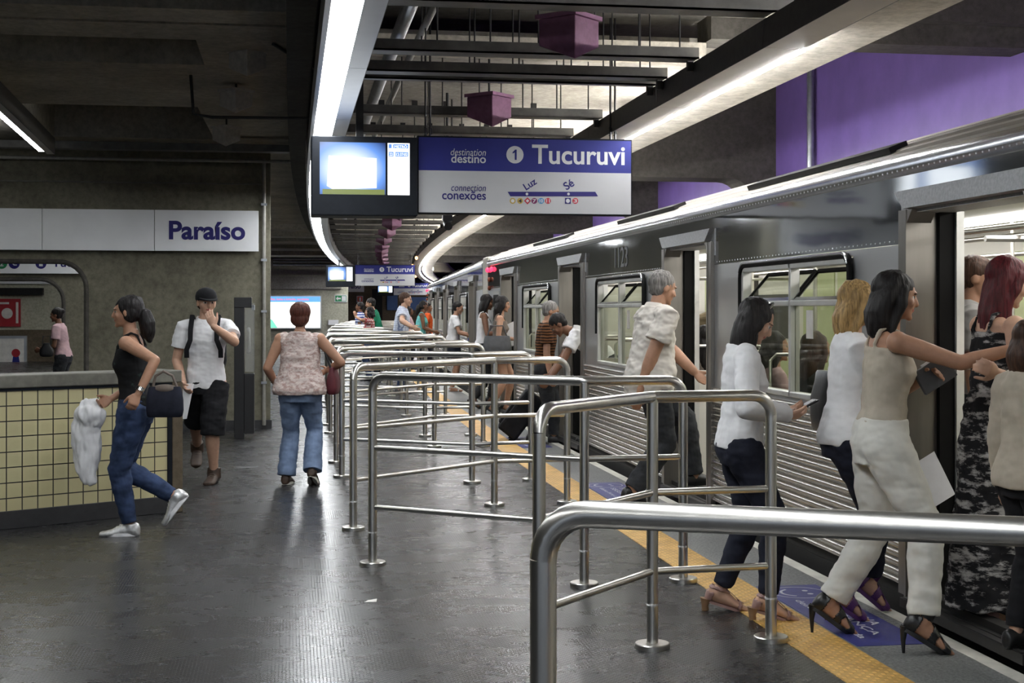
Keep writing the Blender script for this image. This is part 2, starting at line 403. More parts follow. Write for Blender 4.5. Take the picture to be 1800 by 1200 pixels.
# cross walls of the left side, with round-cornered openings
def rounded_opening(x0, x1, z1, r, n=7):
    return [(x1-r+r*math.cos(a), z1-r+r*math.sin(a)) for a in [PI/2*k/n for k in range(n+1)]]
def cross_wall(name, Y, xr, xo, zo, r, th, mat, ztop=5.0, xl=-16.0):
    P = pts = [(xr, 0.0), (xr, ztop), (xl, ztop), (xl, zo)] + list(reversed(rounded_opening(xl, xo, zo, r))) + [(xo, 0.0)]
    mb = MB(); mb.prism(P, 'y', Y, Y+th); return structure(name, mb, mat)
a = pY(475, 752, 18.3); b = pY(152, 460, 18.3)
cross_wall('wall_front', 18.3, a.x, b.x, b.z, 0.33, 0.35, 'concrete_wall')
WR = a.x
mb = MB(); mb.tube([V(-15.9, 18.29, b.z)]+[V(x, 18.29, z) for x, z in reversed(rounded_opening(-16, b.x, b.z, 0.33))]+[V(b.x, 18.29, 0.0)], 0.03, 8); structure('trim_9', mb, 'concrete_dark', True)
b2 = pY(112, 491, 29.5)
mb = MB(); mb.tube([V(-15.9, 29.49, b2.z)]+[V(x, 29.49, z) for x, z in reversed(rounded_opening(-16, b2.x, b2.z, 0.45))]+[V(b2.x, 29.49, 0.0)], 0.04, 8); structure('trim_10', mb, 'concrete_dark', True)
cross_wall('wall_middle', 29.5, -0.85, b2.x, b2.z, 0.45, 0.4, 'concrete_wall')
mb = MB(); mb.box(-16, WR+0.02, 18.27, 18.3, 0.0, 0.11)
structure('baseboard_front', mb, 'tile_plinth')
mb = MB(); mb.box(-16, -1.0, 44.0, 44.3, 0, 5.0); structure('wall_back', mb, 'concrete_far')
# dark beam, seen under the wall's ceiling edge; ledge stain line
mb = MB(); p = pY(0, 318, 18.3); q = pY(455, 322, 18.3); mb.box(-16, WR-0.05, 18.27, 18.3, p.z-0.006, p.z+0.012); structure('trim_7', mb, 'parapet_cap')
# far end of the platform
xr = pY(612, 560, 60).x
mb = MB(); mb.box(-16, xr, 60, 60.5, 0, 5); structure('wall_far', mb, 'concrete_far')
p0, p1 = pY(470, 490, 59.9), pY(600, 508, 59.9)
mb = MB(); mb.box(p0.x, p1.x, 59.8, 60, p1.z, p0.z+0.1); structure('trim_8', mb, 'concrete_slab')
x0, x1 = pY(608, 560, 76).x, pY(654, 560, 76).x
mb = MB(); mb.box(x0-8, x1, 76, 76.5, 0, 5); structure('wall_end', mb, 'concrete_brown')
mb = MB(); mb.box(-16, 16, END-0.3, END, 0, 5.3); structure('wall_back_end', mb, 'concrete_dark')
mb = MB(); ribbon(mb, 3.42, 6.5, END-12, END, -1.3, 5.2, 2); 
# frames over the track
def frame(name, s, x0=3.44, x1=6.30, zb=3.23, leg=0.33, r=0.30, th=0.6):
    o = off(s); P = [(x0+o, zb), (x0+o, 5.0), (x1+o, 5.0), (x1+o, -1.2), (x1-leg+o, -1.2)]
    P += [(x1-leg-r+r*math.cos(a)+o, zb-r+r*math.sin(a)) for a in [PI/2*k/6 for k in range(7)]]
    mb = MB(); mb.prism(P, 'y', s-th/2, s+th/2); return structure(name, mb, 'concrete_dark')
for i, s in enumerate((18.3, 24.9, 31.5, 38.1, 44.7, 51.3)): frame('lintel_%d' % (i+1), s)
mb = MB(); mb.box(3.44, 6.30, 11.35, 11.75, 3.74, 5.0); mb.box(3.44, 6.3, 11.2, 11.35, 3.92, 5.0); structure('lintel_7', mb, 'concrete_dark')
# purple slab edge shutting the gap above the train
# ------------------------------------------------------------------ left parapet with tiles
A, B = V(-2.02, 10.10, 0), V(-0.80, 10.87, 0)
d = (B-A).normalized(); rz = math.atan2(d.y, d.x); Lp = 4.2
par = thing('stair_parapet', 'low stair parapet faced with cream square tiles under a grey concrete cap', 'parapet', (B.x, B.y, 0), rz)
mb = MB(); mb.box(-Lp, -0.115, 0, 0.28, 0.10, 0.955); build('core', mb, 'parapet_cap', par, False, True)
mb = MB(); mb.box(-Lp, -0.12, -0.012, 0.0, 0.125, 0.945); tp = build('tile_panel', mb, 'cream_tiles', par, False, True)
mb = MB(); mb.box(-Lp, -0.085, -0.022, 0.0, 0.0, 0.125); build('plinth', mb, 'tile_plinth', par, False, True, 0.004)
mb = MB(); mb.box(-Lp, -0.01, -0.035, 0.30, 0.965, 1.055); build('cap', mb, 'parapet_cap', par, False, True, 0.008)
mb = MB(); mb.box(-0.12, -0.085, -0.024, 0.0, 0.125, 0.965); mb.box(-Lp, -0.085, -0.022, 0.0, 0.945, 0.965); build('tile_border', mb, 'black_frame', par, False, True)
mb = MB(); mb.box(-0.085, 0.0, -0.03, 0.3, 0.0, 0.965); build('end_post', mb, 'concrete_brown', par, False, True, 0.006)
# ------------------------------------------------------------------ lamps
tubes_left = []
def lamp_piece(kind, s0, s1, lab):
    p0, p1 = W(0, s0, 0), W(0, s1, 0); dd = (p1-p0); L = dd.length; a = -math.atan2(dd.x, dd.y)
    if kind == 'left':
        t = thing('ceiling_lamp', lab, 'lamp', (W(0.17, s0, 3.0)), a, 'left row of long platform lamps')
        mb = MB(); mb.box(0.0, 0.03, 0, L-0.008, -0.012, 0.20); mb.box(0.19, 0.30, 0, L-0.008, -0.012, 0.0); mb.box(0.03, 0.30, 0, L-0.008, 0.03, 0.20); mb.box(0.185, 0.19, 0, L-.008, -0.012, 0.05)
        build('housing', mb, 'fixture_grey', t, False, True)
        mb = MB(); mb.box(0.30, 0.304, 0.01, L-0.02, -0.01, 0.2); build('side_panel', mb, 'fixture_side', t, False, True)
        mb = MB(); mb.box(0.03, 0.185, 0.02, L-0.03, -0.006, 0.03); build('diffuser', mb, 'lamp_left', t, False, True)
    else:
        t = thing('ceiling_lamp', lab, 'lamp', (W(2.675, s0, 3.0)), a, 'right row of long platform lamps')
        mb = MB(); mb.box(0.003, 0.235, 0, L-0.006, 0.0, 0.03); build('soffit_panel', mb, 'fixture_white', t, False, True)
        mb = MB(); mb.box(0, 0.004, 0, L-0.006, -0.004, 0.15); mb.box(0.0, 0.02, 0, L-0.006, 0.15, 0.16); build('side_panel', mb, 'fixture_side', t, False, True)
        mb = MB(); mb.box(0.245, 0.282, 0, L-0.006, 0.02, 0.10); build('channel', mb, 'fixture_side', t, False, True)
        if s0 > 7.0:
            mb = MB(); mb.tube([(0.262, 0.04, 0.004), (0.262, L-0.06, 0.004)], 0.013, 10); build('tube', mb, 'lamp_right', t, True, True)
            mb = MB(); mb.tube([(0.13, 0.1, 0.075), (0.13, L-0.1, 0.075)], 0.012, 8); build('uplight_tube', mb, 'lamp_up', t, True, True)
    return t
s = -3.2; k = 0
while s < 62:
    lamp_piece('left', s, s+2.4, 'long ceiling lamp with bright white diffuser and grey soffit in the curving left row'); s += 2.4
s = 0.62
while s < 80:
    lamp_piece('right', s, s+2.4, 'ceiling lamp with pale soffit and thin lit tube in the curving right row'); s += 2.4
# lone lamp at the far left
p0, p1 = wp(-30, 172, 12.0), wp(72, 272, 15.9); p0.z = p1.z = 3.27
dd = p1-p0; L = dd.length+18; a = -math.atan2(dd.x, dd.y)
t = thing('ceiling_lamp', 'bright lamp with grey trough ending above the parapet at far left', 'lamp', p1, a)
mb = MB(); mb.box(-0.02, 0.14, -L, 0.05, 0.04, 0.16); mb.box(0.06, 0.14, -L, 0.05, -0.02, 0.04); build('housing', mb, 'fixture_white', t, False, True)
mb = MB(); mb.box(0.14, 0.145, -L, 0.05, -0.02, 0.16); build('side_panel', mb, 'fixture_side', t, False, True)
mb = MB(); mb.box(-0.02, 0.05, -L, -0.02, 0.0, 0.04); build('diffuser', mb, 'lamp_left', t, False, True)
mb = MB(); mb.ell((0.01, 0.0, 0.055), (0.02, 0.02, 0.02)); build('amber_pilot_light', mb, 'lamp_amber', t, True, True)
for i, (px, py) in enumerate(((735, 453), (745, 487), (720, 468))): pass
for i, s in enumerate((40.0, 47.0, 55.0, 62.0)):
    mb = MB(); mb.ell(W(2.66, s, 2.97), (0.04, 0.04, 0.05)); tag(build('pilot_light', mb, 'lamp_amber'), 'small orange pilot light under the far bend of the right lamp row', 'light', 'orange pilot lights on the right lamp row')
# ------------------------------------------------------------------ trays over the queue zone
tray0 = None
ts = [7.65, 9.15, 9.95, 10.28, 12.1, 13.4, 15.0]
while ts[-1] < 56: ts.append(ts[-1]+1.8)
for i, s in enumerate(ts):
    wide = 0.16 if i != 3 else 0.08
    lab = ('grey metal cable tray hung on black rods, nearest of the row over the queue' if i == 0 else 'second grey cable tray hung on black rods behind the big purple speaker' if i == 1 else
           'grey metal cable tray hung on black rods crossing between the two lamp rows')
    t = thing('cable_tray', lab, 'cable tray', W(0, s, 3.17), -head(s), 'cable trays between the lamp rows' if i > 1 else None)
    x0 = 0.48; x1 = 2.69+(0.35 if i == 0 else 0)
    mb = MB(); mb.box(x0, x1, 0, wide, 0, 0.012); mb.box(x0, x1, 0, 0.008, 0, 0.075); mb.box(x0, x1, wide-0.008, wide, 0, 0.075)
    build('tray', mb, 'tray_metal', t, False, True)
    mb = MB(); mb.box(x1-0.06, x1-0.02, wide/2-0.02, wide/2+0.02, -0.07, 0.0); build('end_bracket', mb, 'dark_metal', t, False, True)
    top_ = 0.78 if s < 11.9 else 0.55
    for x in ((0.95, 1.3, 1.62, 2.0, 2.3, 2.58) if i < 8 else (1.0, 1.8, 2.5)):
        mb = MB(); mb.tube([(x, wide/2, 0.0), (x, wide/2, top_)], 0.006, 6); mb.box(x-0.03, x+0.03, wide/2-0.02, wide/2+0.02, top_-0.05, top_)
        build('hanger_rod', mb, 'black_plastic', t, True, True)
# unseen lamps added to brighten the cross-wall bays and the purple wall
for (x, s0, n, lab) in ((-3.2, 19.6, 4, 'added hidden ceiling lamp of the bay behind the station name wall'), (-5.6, 31.0, 4, 'ceiling lamp deep behind the parapet opening'), (-3.0, 31.0, 4, 'ceiling lamp of the bay before the poster wall')):
    for i in range(n):
        t = thing('ceiling_lamp', lab, 'lamp', (x, s0+i*2.3, 3.42), 0, lab.replace('ceiling lamp', 'lamps'))
        mb = MB(); mb.box(-0.1, 0.1, 0, 2.0, 0.03, 0.18); build('housing', mb, 'fixture_white', t, False, True)
        mb = MB(); mb.box(-0.06, 0.06, 0.03, 1.97, 0.0, 0.03); build('diffuser', mb, 'lamp_left', t, False, True)
s = 0.5
while s < 60:
    p0, p1 = W(3.36, s, 0), W(3.36, s+2.2, 0); a = -math.atan2((p1-p0).x, (p1-p0).y)
    t = thing('added_wall_washer', 'slim unseen lamp added on the concrete slab to light the purple wall', 'lamp', W(3.36, s, 3.17), a, 'added lamps over the track')  # invented fixture, out of view, brightens the wall behind the train
    mb = MB(); mb.box(-0.02, 0.075, 0, 2.1, 0.0, 0.012); build('housing', mb, 'fixture_side', t, False, True)
    mb = MB(); mb.tube([(0.085, 0.05, 0.026), (0.085, 2.05, 0.026)], 0.013, 8); build('tube', mb, 'lamp_added_washer', t, True, True)
    s += 3.0
# conduits
def pipe(name, pts, r, mat, lab, group=None, n=12):
    mb = MB(); mb.tube(pts, r, n); o = build(name, mb, mat); return tag(o, lab, 'pipe', group)
pipe('ceiling_pipe', [W(0.77, s, 3.47) for s in (8, 12, 16, 20, 26, 32)], 0.05, 'pipe_metal', 'shiny steel pipe running lengthwise above the cable trays')
pipe('ceiling_pipe', [W(0.95, s, 3.52) for s in (8, 12, 16, 20, 26)], 0.028, 'pipe_paint', 'thin dull pipe beside the shiny ceiling pipe')
pz = pY(0, 276, 18.0).z
pipe('conduit', [V(-6, 18.0, pz), V(0.1, 18.0, pz)], 0.022, 'pipe_paint', 'thin horizontal conduit on top of the concrete wall')
q = pY(300, 257, 17.6)
mb = MB(); mb.box(-8, 0.1, 17.5, 17.7, q.z-0.055, q.z+0.03); tag(build('ceiling_rail', mb, 'tray_metal'), 'long grey metal rail under the ceiling above the station name wall', 'rail')
q0, q1 = pY(464, 282, 18.25), pY(464, 750, 18.25)
t = thing('conduit', 'vertical grey conduit at the edge of the concrete wall beside the station name', 'pipe', (q0.x, 18.25, 0.02))
mb = MB(); mb.tube([(0, 0, q1.z), (0, 0, q0.z)], 0.024, 10); build('pipe', mb, 'pipe_paint', t, True, True)
for z in (0.55, 1.45, 2.1, 2.8):
    mb = MB(); mb.box(-0.035, 0.035, -0.03, 0.05, z, z+0.03); build('clamp', mb, 'pipe_metal', t, False, True)
pp = [pY(335, 130, 13.0), pY(340, 200, 13.0), pY(372, 206, 13.0), pY(548, 208, 13.0)]
pipe('conduit', pp, 0.014, 'dark_metal', 'thin bent conduit under the left ceiling beside the grey speakers')
pipe('conduit', [V(p.x, p.y, 3.585) for p in (pY(480, 78, 11.3), pY(560, 150, 12.6))], 0.012, 'dark_metal', 'thin diagonal rod under the left ceiling touching the lit lamp row')
for i, (px, z0) in enumerate(((1425, -1.2),)):
    x = pX(1425, 250, 6.26)
    pipe('drain_pipe', [V(6.26, x.y, -1.2), V(6.26, x.y, 5.0)], 0.045, 'pipe_metal', 'vertical grey pipe on the purple wall behind the train roof')
for i in range(4):
    q = pY(480, 450+i*5, 59.6); r_ = pY(590, 450+i*5, 59.6)
    pipe('conduit', [q, r_], 0.035, 'pipe_metal', 'steel conduit high on the far concrete wall', 'conduits on the far wall')
# ------------------------------------------------------------------ wedge speakers
def speaker(loc, rz, sc, mat, lab, group):
    t = thing('ceiling_speaker', lab, 'speaker', loc, rz, group)
    a = 0.21*sc; h0 = 0.18*sc; h1 = 0.30*sc
    mb = MB()
    pl = [(0, -a), (a, 0), (0, a), (-a, 0)]; zb = [-h1, -h0, -h0*0.75, -h0]
    vs = [(x, y, 0) for x, y in pl]+[(x, y, z) for (x, y), z in zip(pl, zb)]
    mb.add(vs, [(0, 1, 2, 3), (0, 4, 5, 1), (1, 5, 6, 2), (2, 6, 7, 3), (3, 7, 4, 0), (4, 7, 6, 5)])
    build('cabinet', mb, mat, t, False, True, 0.006)
    b = a*1.12
    mb = MB(); mb.prism([(0, -b), (b, 0), (0, b), (-b, 0)], 'z', 0.0, 0.03*sc); build('lid', mb, mat, t, False, True)
    mb = MB(); mb.tube([(0, 0, 0.03), (0, 0, 0.44)], 0.010, 8); build('hanger_rod', mb, 'dark_metal', t, True, True)
    return t
speaker(wp(1000, 36, 8.75), 0, 0.90, 'speaker_purple', 'large purple wedge speaker hanging above the destination sign, nearest of its row', None)
speaker(wp(860, 172, 11.95), 0, 0.90, 'speaker_purple', 'second purple wedge speaker, hanging just above the blue sign band', None)
s = 14.9
while s < 50:
    speaker(W(1.68, s, 3.28), -head(s), 0.9, 'speaker_purple', 'purple wedge speaker in the overlapping row receding under the ceiling behind the sign', 'purple speakers receding behind the sign'); s += 3.12
speaker(wp(415, 166, 13.2)+V(0, 0, 0.02), 0, 0.72, 'speaker_grey', 'grey wedge speaker under the left ceiling, bigger of the two clear ones', None)
speaker(wp(398, 229, 15.6)+V(0, 0, 0.02), 0, 0.72, 'speaker_grey', 'grey wedge speaker above the station name wall conduit', None)
speaker(wp(435, 93, 11.6), 0, 0.72, 'speaker_grey', 'dim grey wedge speaker under the left ceiling beside a diagonal rod', None)
# cctv under the sign
cp = wp(787, 395, 14.5)
t = thing('security_camera', 'black security camera hanging just below the destination sign', 'camera', cp)
mb = MB(); mb.tube([(0, 0.04, 0.10), (0, 0.04, 1.38)], 0.015, 8); mb.box(-0.05, 0.05, 0, 0.08, 0.04, 0.10); build('bracket', mb, 'black_plastic', t, True, True)
mb = MB(); mb.tube([(0, -0.06, -0.02), (0, 0.07, 0.02)], 0.042, 14); build('housing', mb, 'black_plastic', t, True, True)
# ------------------------------------------------------------------ signs
YS = 11.6
def make_sign():
    c = pY(829, 378, YS)
    t = thing('destination_sign', 'large hanging destination sign reading Tucuruvi with a lit screen at its side', 'sign', (c.x, YS, c.z))
    def rc(x0, y0, x1, y1): a, b = pY(x0, y1, YS), pY(x1, y0, YS); return a.x, b.x, a.z, b.z
    x0, x1, z0, z1 = rc(733, 245, 1111, 375)
    mb = MB(); mb.box(x0, x1, YS, YS+0.14, z0, z1); bd = build('board_frame', mb, 'black_frame', t, False, bev=0.006)
    x0, x1, z0, z1 = rc(736, 248, 1109, 299); mb = MB(); mb.box(x0, x1, YS-0.004, YS+0.01, z0, z1); build('blue_band', mb, 'sign_blue', t, False)
    x0, x1, z0, z1 = rc(736, 297, 1109, 373); mb = MB(); mb.box(x0, x1, YS-0.003, YS+0.01, z0, z1); build('white_panel', mb, 'panel_white_dimmed', t, False)
    yl = YS-0.006
    def tx(nm, body, x0, y0, x1, y1, m, bold=0.02, shear=0.0):
        a, b = pY(x0, y1, YS), pY(x1, y0, YS); return put_text(nm, body, V(a.x, yl, a.z), EX, EZ, b.x-a.x, b.z-a.z, m, t, bold, shear)
    tx('lettering', 'destination', 792, 262, 854, 273, 'letter_white', 0.0, 0.2)
    tx('lettering', 'destino', 793, 272, 854, 286, 'letter_white', 0.015)
    tx('lettering', 'Tucuruvi', 935, 257, 1098, 288, 'letter_white', 0.018)
    tx('lettering', 'connection', 793, 325, 854, 335.5, 'letter_blue', 0.0, 0.2)
    tx('lettering', 'conexões', 777, 336.5, 854, 350.5, 'letter_blue', 0.015)
    def dk(nm, px, py, r, m, dy=0.0, parent=None):
        c = pY(px, py, YS); mb = MB(); mb.disc((c.x, yl-dy, c.z), EX, EZ, r*0.00464); return build(nm, mb, m, t, False)
    dk('line_roundel', 905, 272, 15.5, 'letter_white'); a, b = pY(901, 281, YS), pY(909, 263, YS)
    mb = MB(); zz = yl-0.002; hh = b.z-a.z; xm = (a.x+b.x)/2; mb.add([(xm-0.002, zz, a.z), (xm+0.014, zz, a.z), (xm+0.014, zz, b.z), (xm+0.002, zz, b.z), (xm-0.02, zz, b.z-hh*0.26), (xm-0.02, zz, b.z-hh*0.40), (xm-0.002, zz, b.z-hh*0.28)], [(0, 1, 2, 6), (6, 2, 3, 4, 5)]); build('line_number', mb, 'sign_blue', t, False)
    P = [pY(*q, YS) for q in ((892, 337), (1046, 337), (1051, 345), (897, 345))]; mb = MB(); mb.add([(p.x, yl, p.z) for p in P], [(0, 1, 2, 3)]); build('line_diagram', mb, 'letter_blue', t, False)
    dk('stop_dot', 926, 341, 2.4, 'letter_white', 0.002); dk('stop_dot', 999, 341, 2.4, 'letter_white', 0.002)
    for body, x, y, wdt in (('Luz', 925, 335, 24), ('Sé', 996, 335, 18)):
        c = pY(x, y, YS); an = math.radians(33); put_text('lettering', body, V(c.x, yl, c.z), V(math.cos(an), 0, math.sin(an)), V(-math.sin(an), 0, math.cos(an)), wdt*0.00464, None, 'letter_blue', t, 0.02)
    for px, m, ch in ((901, 'icon_gold', ''), (914, 'icon_gold', '4'), (927, 'icon_red', ''), (939, 'icon_violet', '7'), (951, 'icon_sky', '10'), (963, 'icon_red', '11'), (998, 'letter_blue', ''), (1011, 'icon_red', '3')):
        c = pY(px, 353, YS); r = 5.3*0.00464; mb = MB(); cc = V(c.x, yl, c.z)
        if px == 927: mb.add([cc+EX*r*1.2, cc+EZ*r*1.2, cc-EX*r*1.2, cc-EZ*r*1.2], [(0, 1, 2, 3)])
        elif px == 998: mb.add([cc+(EX+EZ)*r, cc+(EZ-EX)*r, cc-(EX+EZ)*r, cc+(EX-EZ)*r], [(0, 1, 2, 3)])
        else: mb.disc(cc, EX, EZ, r)
        build('line_badge', mb, m, t, False)
        if ch: put_text('line_number', ch, cc+V(-r*0.6, -0.002, -r*0.6), EX, EZ, r*1.2, r*1.2, 'letter_white' if ch != '4' else 'letter_grey', t, 0.02)
        elif px == 927: mb = MB(); mb.add([cc+EX*r*.6-EY*.002, cc+EZ*r*.6-EY*.002, cc-EX*r*.6-EY*.002, cc-EZ*r*.6-EY*.002], [(0, 1, 2, 3)]); build('badge_centre', mb, 'letter_white', t, False)
        elif px == 998: mb = MB(); mb.disc(cc-EY*.002, EX, EZ, r*0.7); build('badge_centre', mb, 'letter_white', t, False)
        else: mb = MB(); mb.disc(cc-EY*.002, EX, EZ, r*0.6); build('badge_centre', mb, 'letter_white', t, False)
    # screen
    x0, x1, z0, z1 = rc(547, 243, 733, 379)
    mb = MB(); mb.box(x0, x1, YS-0.06, YS+0.30, z0, z1); tv = build('screen_cabinet', mb, 'black_frame', t, False, bev=0.01)
    a, b = pY(562, 341, YS-.06), pY(720, 252, YS-.06); sx0, sx1, sz0, sz1 = a.x, b.x, a.z, b.z
    m, nt, bs = new_mat('screen_picture') if 'screen_picture' not in MAT else (MAT['screen_picture'], None, None)
    if nt:
        tc = nd(nt, 'ShaderNodeTexCoord'); mp = nd(nt, 'ShaderNodeMapping'); link(nt, tc.outputs['Generated'], mp.inputs[0])
        mp.inputs['Location'].default_value = (-0.45, 0, -0.48); 
        gr = nd(nt, 'ShaderNodeTexGradient', gradient_type='SPHERICAL'); mp2 = nd(nt, 'ShaderNodeMapping'); mp2.inputs['Scale'].default_value = (1.25, 0, 1.3); link(nt, mp.outputs[0], mp2.inputs[0]); link(nt, mp2.outputs[0], gr.inputs[0])
        r = nd(nt, 'ShaderNodeValToRGB'); e = r.color_ramp.elements; e[0].position = 0.06; e[0].color = (0.012, 0.03, 0.14, 1); e[1].position = 0.72; e[1].color = (0.85, 0.95, 1, 1)
        e2 = e.new(0.34); e2.color = (0.12, 0.30, 0.80, 1); link(nt, gr.outputs[0], r.inputs[0])
        link(nt, r.outputs[0], bs.inputs['Emission Color']); bs.inputs['Emission Strength'].default_value = 0.8; bs.inputs['Base Color'].default_value = (0.01, 0.01, 0.01, 1)
    ys = YS-0.062
    mb = MB(); mb.box(sx0, sx0+(sx1-sx0)*0.73, ys, ys+0.01, sz0, sz1); sp = build('screen', mb, 'screen_picture', t, False)
    W_ = sx1-sx0; H_ = sz1-sz0
    m = MAT.get('screen_grass') or emit('screen_grass', (0.16, 0.20, 0.03), 0.8)
    mb = MB(); mb.box(sx0+W_*0.03, sx0+W_*0.72, ys-0.001, ys, sz0, sz0+H_*0.10); build('screen_strip', mb, 'screen_grass', t, False)
    mb = MB(); mb.add([(sx0+W_*0.08, ys-0.003, sz0+H_*0.16), (sx0+W_*0.14, ys-0.003, sz0+H_*0.10), (sx0+W_*0.63, ys-0.003, sz0+H_*0.13), (sx0+W_*0.63, ys-0.003, sz0+H_*0.70), (sx0+W_*0.1, ys-0.003, sz0+H_*0.74)], [(0, 1, 2, 3, 4)]); build('screen_page', mb, 'screen_white', t, False)
    mb = MB(); mb.box(sx0+W_*0.755, sx1, ys, ys+0.01, sz0, sz1); build('screen_column', mb, 'screen_white', t, False)
    m = MAT.get('screen_blue') or emit('screen_blue', (0.10, 0.25, 0.75), 0.9)
    for (fx0, fx1, fz0, fz1) in ((0.765, 0.80, 0.90, 0.98), (0.815, 0.985, 0.90, 0.98), (0.765, 0.82, 0.74, 0.83), (0.84, 0.985, 0.74, 0.83)):
        mb = MB(); mb.box(sx0+W_*fx0, sx0+W_*fx1, ys-0.002, ys, sz0+H_*fz0, sz0+H_*fz1); build('screen_badge', mb, 'screen_blue', t, False)
    put_text('lettering', 'METRÔ', V(sx0+W_*0.83, ys-0.003, sz0+H_*0.91), EX, EZ, W_*0.14, H_*0.06, 'screen_white', t, 0.0)
    put_text('lettering', '22', V(sx0+W_*0.775, ys-0.003, sz0+H_*0.755), EX, EZ, W_*0.035, H_*0.055, 'screen_white', t, 0.0)
    put_text('lettering', '12:37:02', V(sx0+W_*0.85, ys-0.003, sz0+H_*0.755), EX, EZ, W_*0.125, H_*0.055, 'screen_white', t, 0.0)
    # hangers
    for px in (752, 1077):
        for k in (-4, 4):
            q = pY(px+k, 245, YS+0.07); mb = MB(); mb.tube([(q.x, YS+0.07, q.z-0.02), (q.x, YS+0.07, 3.96)], 0.009, 8); mb.tube([(q.x-0.012, YS+0.07, q.z+0.03), (q.x+0.014, YS+0.07, q.z+0.05), (q.x+0.012, YS+0.07, q.z+0.09), (q.x-0.012, YS+0.07, q.z+0.1)], 0.006, 6)
            build('hanger_rod', mb, 'black_plastic', t)
    q = pY(632, 243, YS+0.1); mb = MB(); mb.box(q.x-0.03, q.x+0.03, YS+0.07, YS+0.13, z1-0.02, 3.96); build('hanger_post', mb, 'black_plastic', t, False)
    return t
s1 = make_sign()
s2 = copy_tree(s1); s2.location = wp(650, 503, 42.6); s2.rotation_euler.z = -head(42.6); s2['label'] = 'second hanging destination sign with its screen, small, beyond the large one'
s3 = copy_tree(s1); s3.location = wp(707, 519, 73.5); s3.rotation_euler.z = -head(60); s3['label'] = 'farthest hanging destination sign with its screen, low beside the train end'
def name_sign(Y, xr_px, x0, y0, y1, seams, label, name='station_name_sign'):
    a, b = pY(xr_px, y1, Y), pY(xr_px, y0, Y)
    t = thing(name, label, 'sign', (b.x, Y, a.z))
    edges = [x0]+[pY(px, 400, Y).x for px in seams]+[b.x]
    for i in range(len(edges)-1):
        mb = MB(); mb.box(edges[i]+0.003, edges[i+1]-0.003, Y-0.05, Y, a.z, b.z); build('panel', mb, 'sign_white', t, False, bev=0.003)
    return t, Y-0.055
t, yl = name_sign(18.22, 455, -6.0, 371, 442, (75, 272), 'long white station sign reading Paraíso on the concrete wall')
a, b = pY(297, 421, yl), pY(431, 389, yl)
put_text('lettering', 'Paraíso', V(a.x, yl, a.z), EX, EZ, b.x-a.x, (b.z-a.z)*1.0, 'letter_blue', t, 0.03)
t, yl = name_sign(29.4, 148, -9.0, 441, 481, (), 'white line sign seen through the round-cornered opening behind the parapet', 'line_sign')
for px, m, ch in ((3, 'icon_green', '2'), (25, 'letter_blue', ''), (72, 'letter_blue', '1')):
    c = pY(px, 463, yl); mb = MB(); mb.disc((c.x, yl, c.z), EX, EZ, 9*0.0117); build('roundel', mb, m, t, False)
    if ch: put_text('line_number', ch, V(c.x-0.035, yl-0.004, c.z-0.055), EX, EZ, 0.07, 0.11, 'letter_white', t, 0.03)
    else:
        mb = MB(); mb.tube([(c.x-0.05, yl-0.003, c.z+0.02), (c.x, yl-0.003, c.z-0.03), (c.x+0.05, yl-0.003, c.z-0.03)], 0.012, 6); build('phone_symbol', mb, 'letter_white', t)
a, b = pY(92, 469, yl), pY(172, 454, yl); put_text('lettering', 'Tucuruvi', V(a.x, yl, a.z), EX, EZ, b.x-a.x, b.z-a.z, 'letter_blue', t, 0.02)
t, yl = name_sign(43.9, 106, -12, 491, 499, (), 'white strip sign on the wall deepest behind the opening', 'line_sign')
t, yl = name_sign(75.998, 640, pY(606, 500, 75.9).x, 495, 513, (), 'small white sign on the distant brown wall, ending in aíso')
a, b = pY(602, 507, yl), pY(634, 498, yl); put_text('lettering', 'Paraíso', V(a.x, yl, a.z), EX, EZ, b.x-a.x, b.z-a.z, 'letter_blue', t, 0.02)
# exit and fire signs
def flat_sign(Y, x0, y0, x1, y1, mat, name, label, rim='letter_white', rimw=0.03):
    a, b = pY(x0, y1, Y), pY(x1, y0, Y); t = thing(name, label, 'sign', (a.x, Y, a.z))
    mb = MB(); mb.box(a.x, b.x, Y-0.05, Y, a.z, b.z); build('board', mb, rim, t, False)
    mb = MB(); mb.box(a.x+rimw, b.x-rimw, Y-0.056, Y-0.05, a.z+rimw, b.z-rimw); build('face', mb, mat, t, False); return t, a, b, Y-0.058
simple('sign_red', (0.75, 0.10, 0.06), 0.5, 0, 0.03)
t, a, b, yl = flat_sign(59.998, 588, 518, 610, 531, 'icon_green', 'exit_sign', 'green and white emergency exit sign with arrow on the far wall')
mb = MB(); zc = (a.z+b.z)/2; mb.add([(a.x+0.06, yl, zc), (a.x+0.14, yl, zc+0.09), (a.x+0.14, yl, zc+0.03), (a.x+0.26, yl, zc+0.03), (a.x+0.26, yl, zc-0.03), (a.x+0.14, yl, zc-0.03), (a.x+0.14, yl, zc-0.09)], [tuple(range(7))]); build('arrow', mb, 'letter_white', t, False)
mb = MB(); mb.box(b.x-0.22, b.x-0.05, yl-0.001, yl, a.z+0.05, b.z-0.05); build('door_symbol', mb, 'letter_white', t, False)
t, a, b, yl = flat_sign(75.998, 627, 520, 638, 531, 'sign_red', 'fire_sign', 'red and white fire equipment sign on the distant brown wall')
mb = MB(); mb.tube([((a.x+b.x)/2, yl, a.z+0.07), ((a.x+b.x)/2, yl, b.z-0.09)], 0.05, 8); build('extinguisher_symbol', mb, 'letter_white', t)
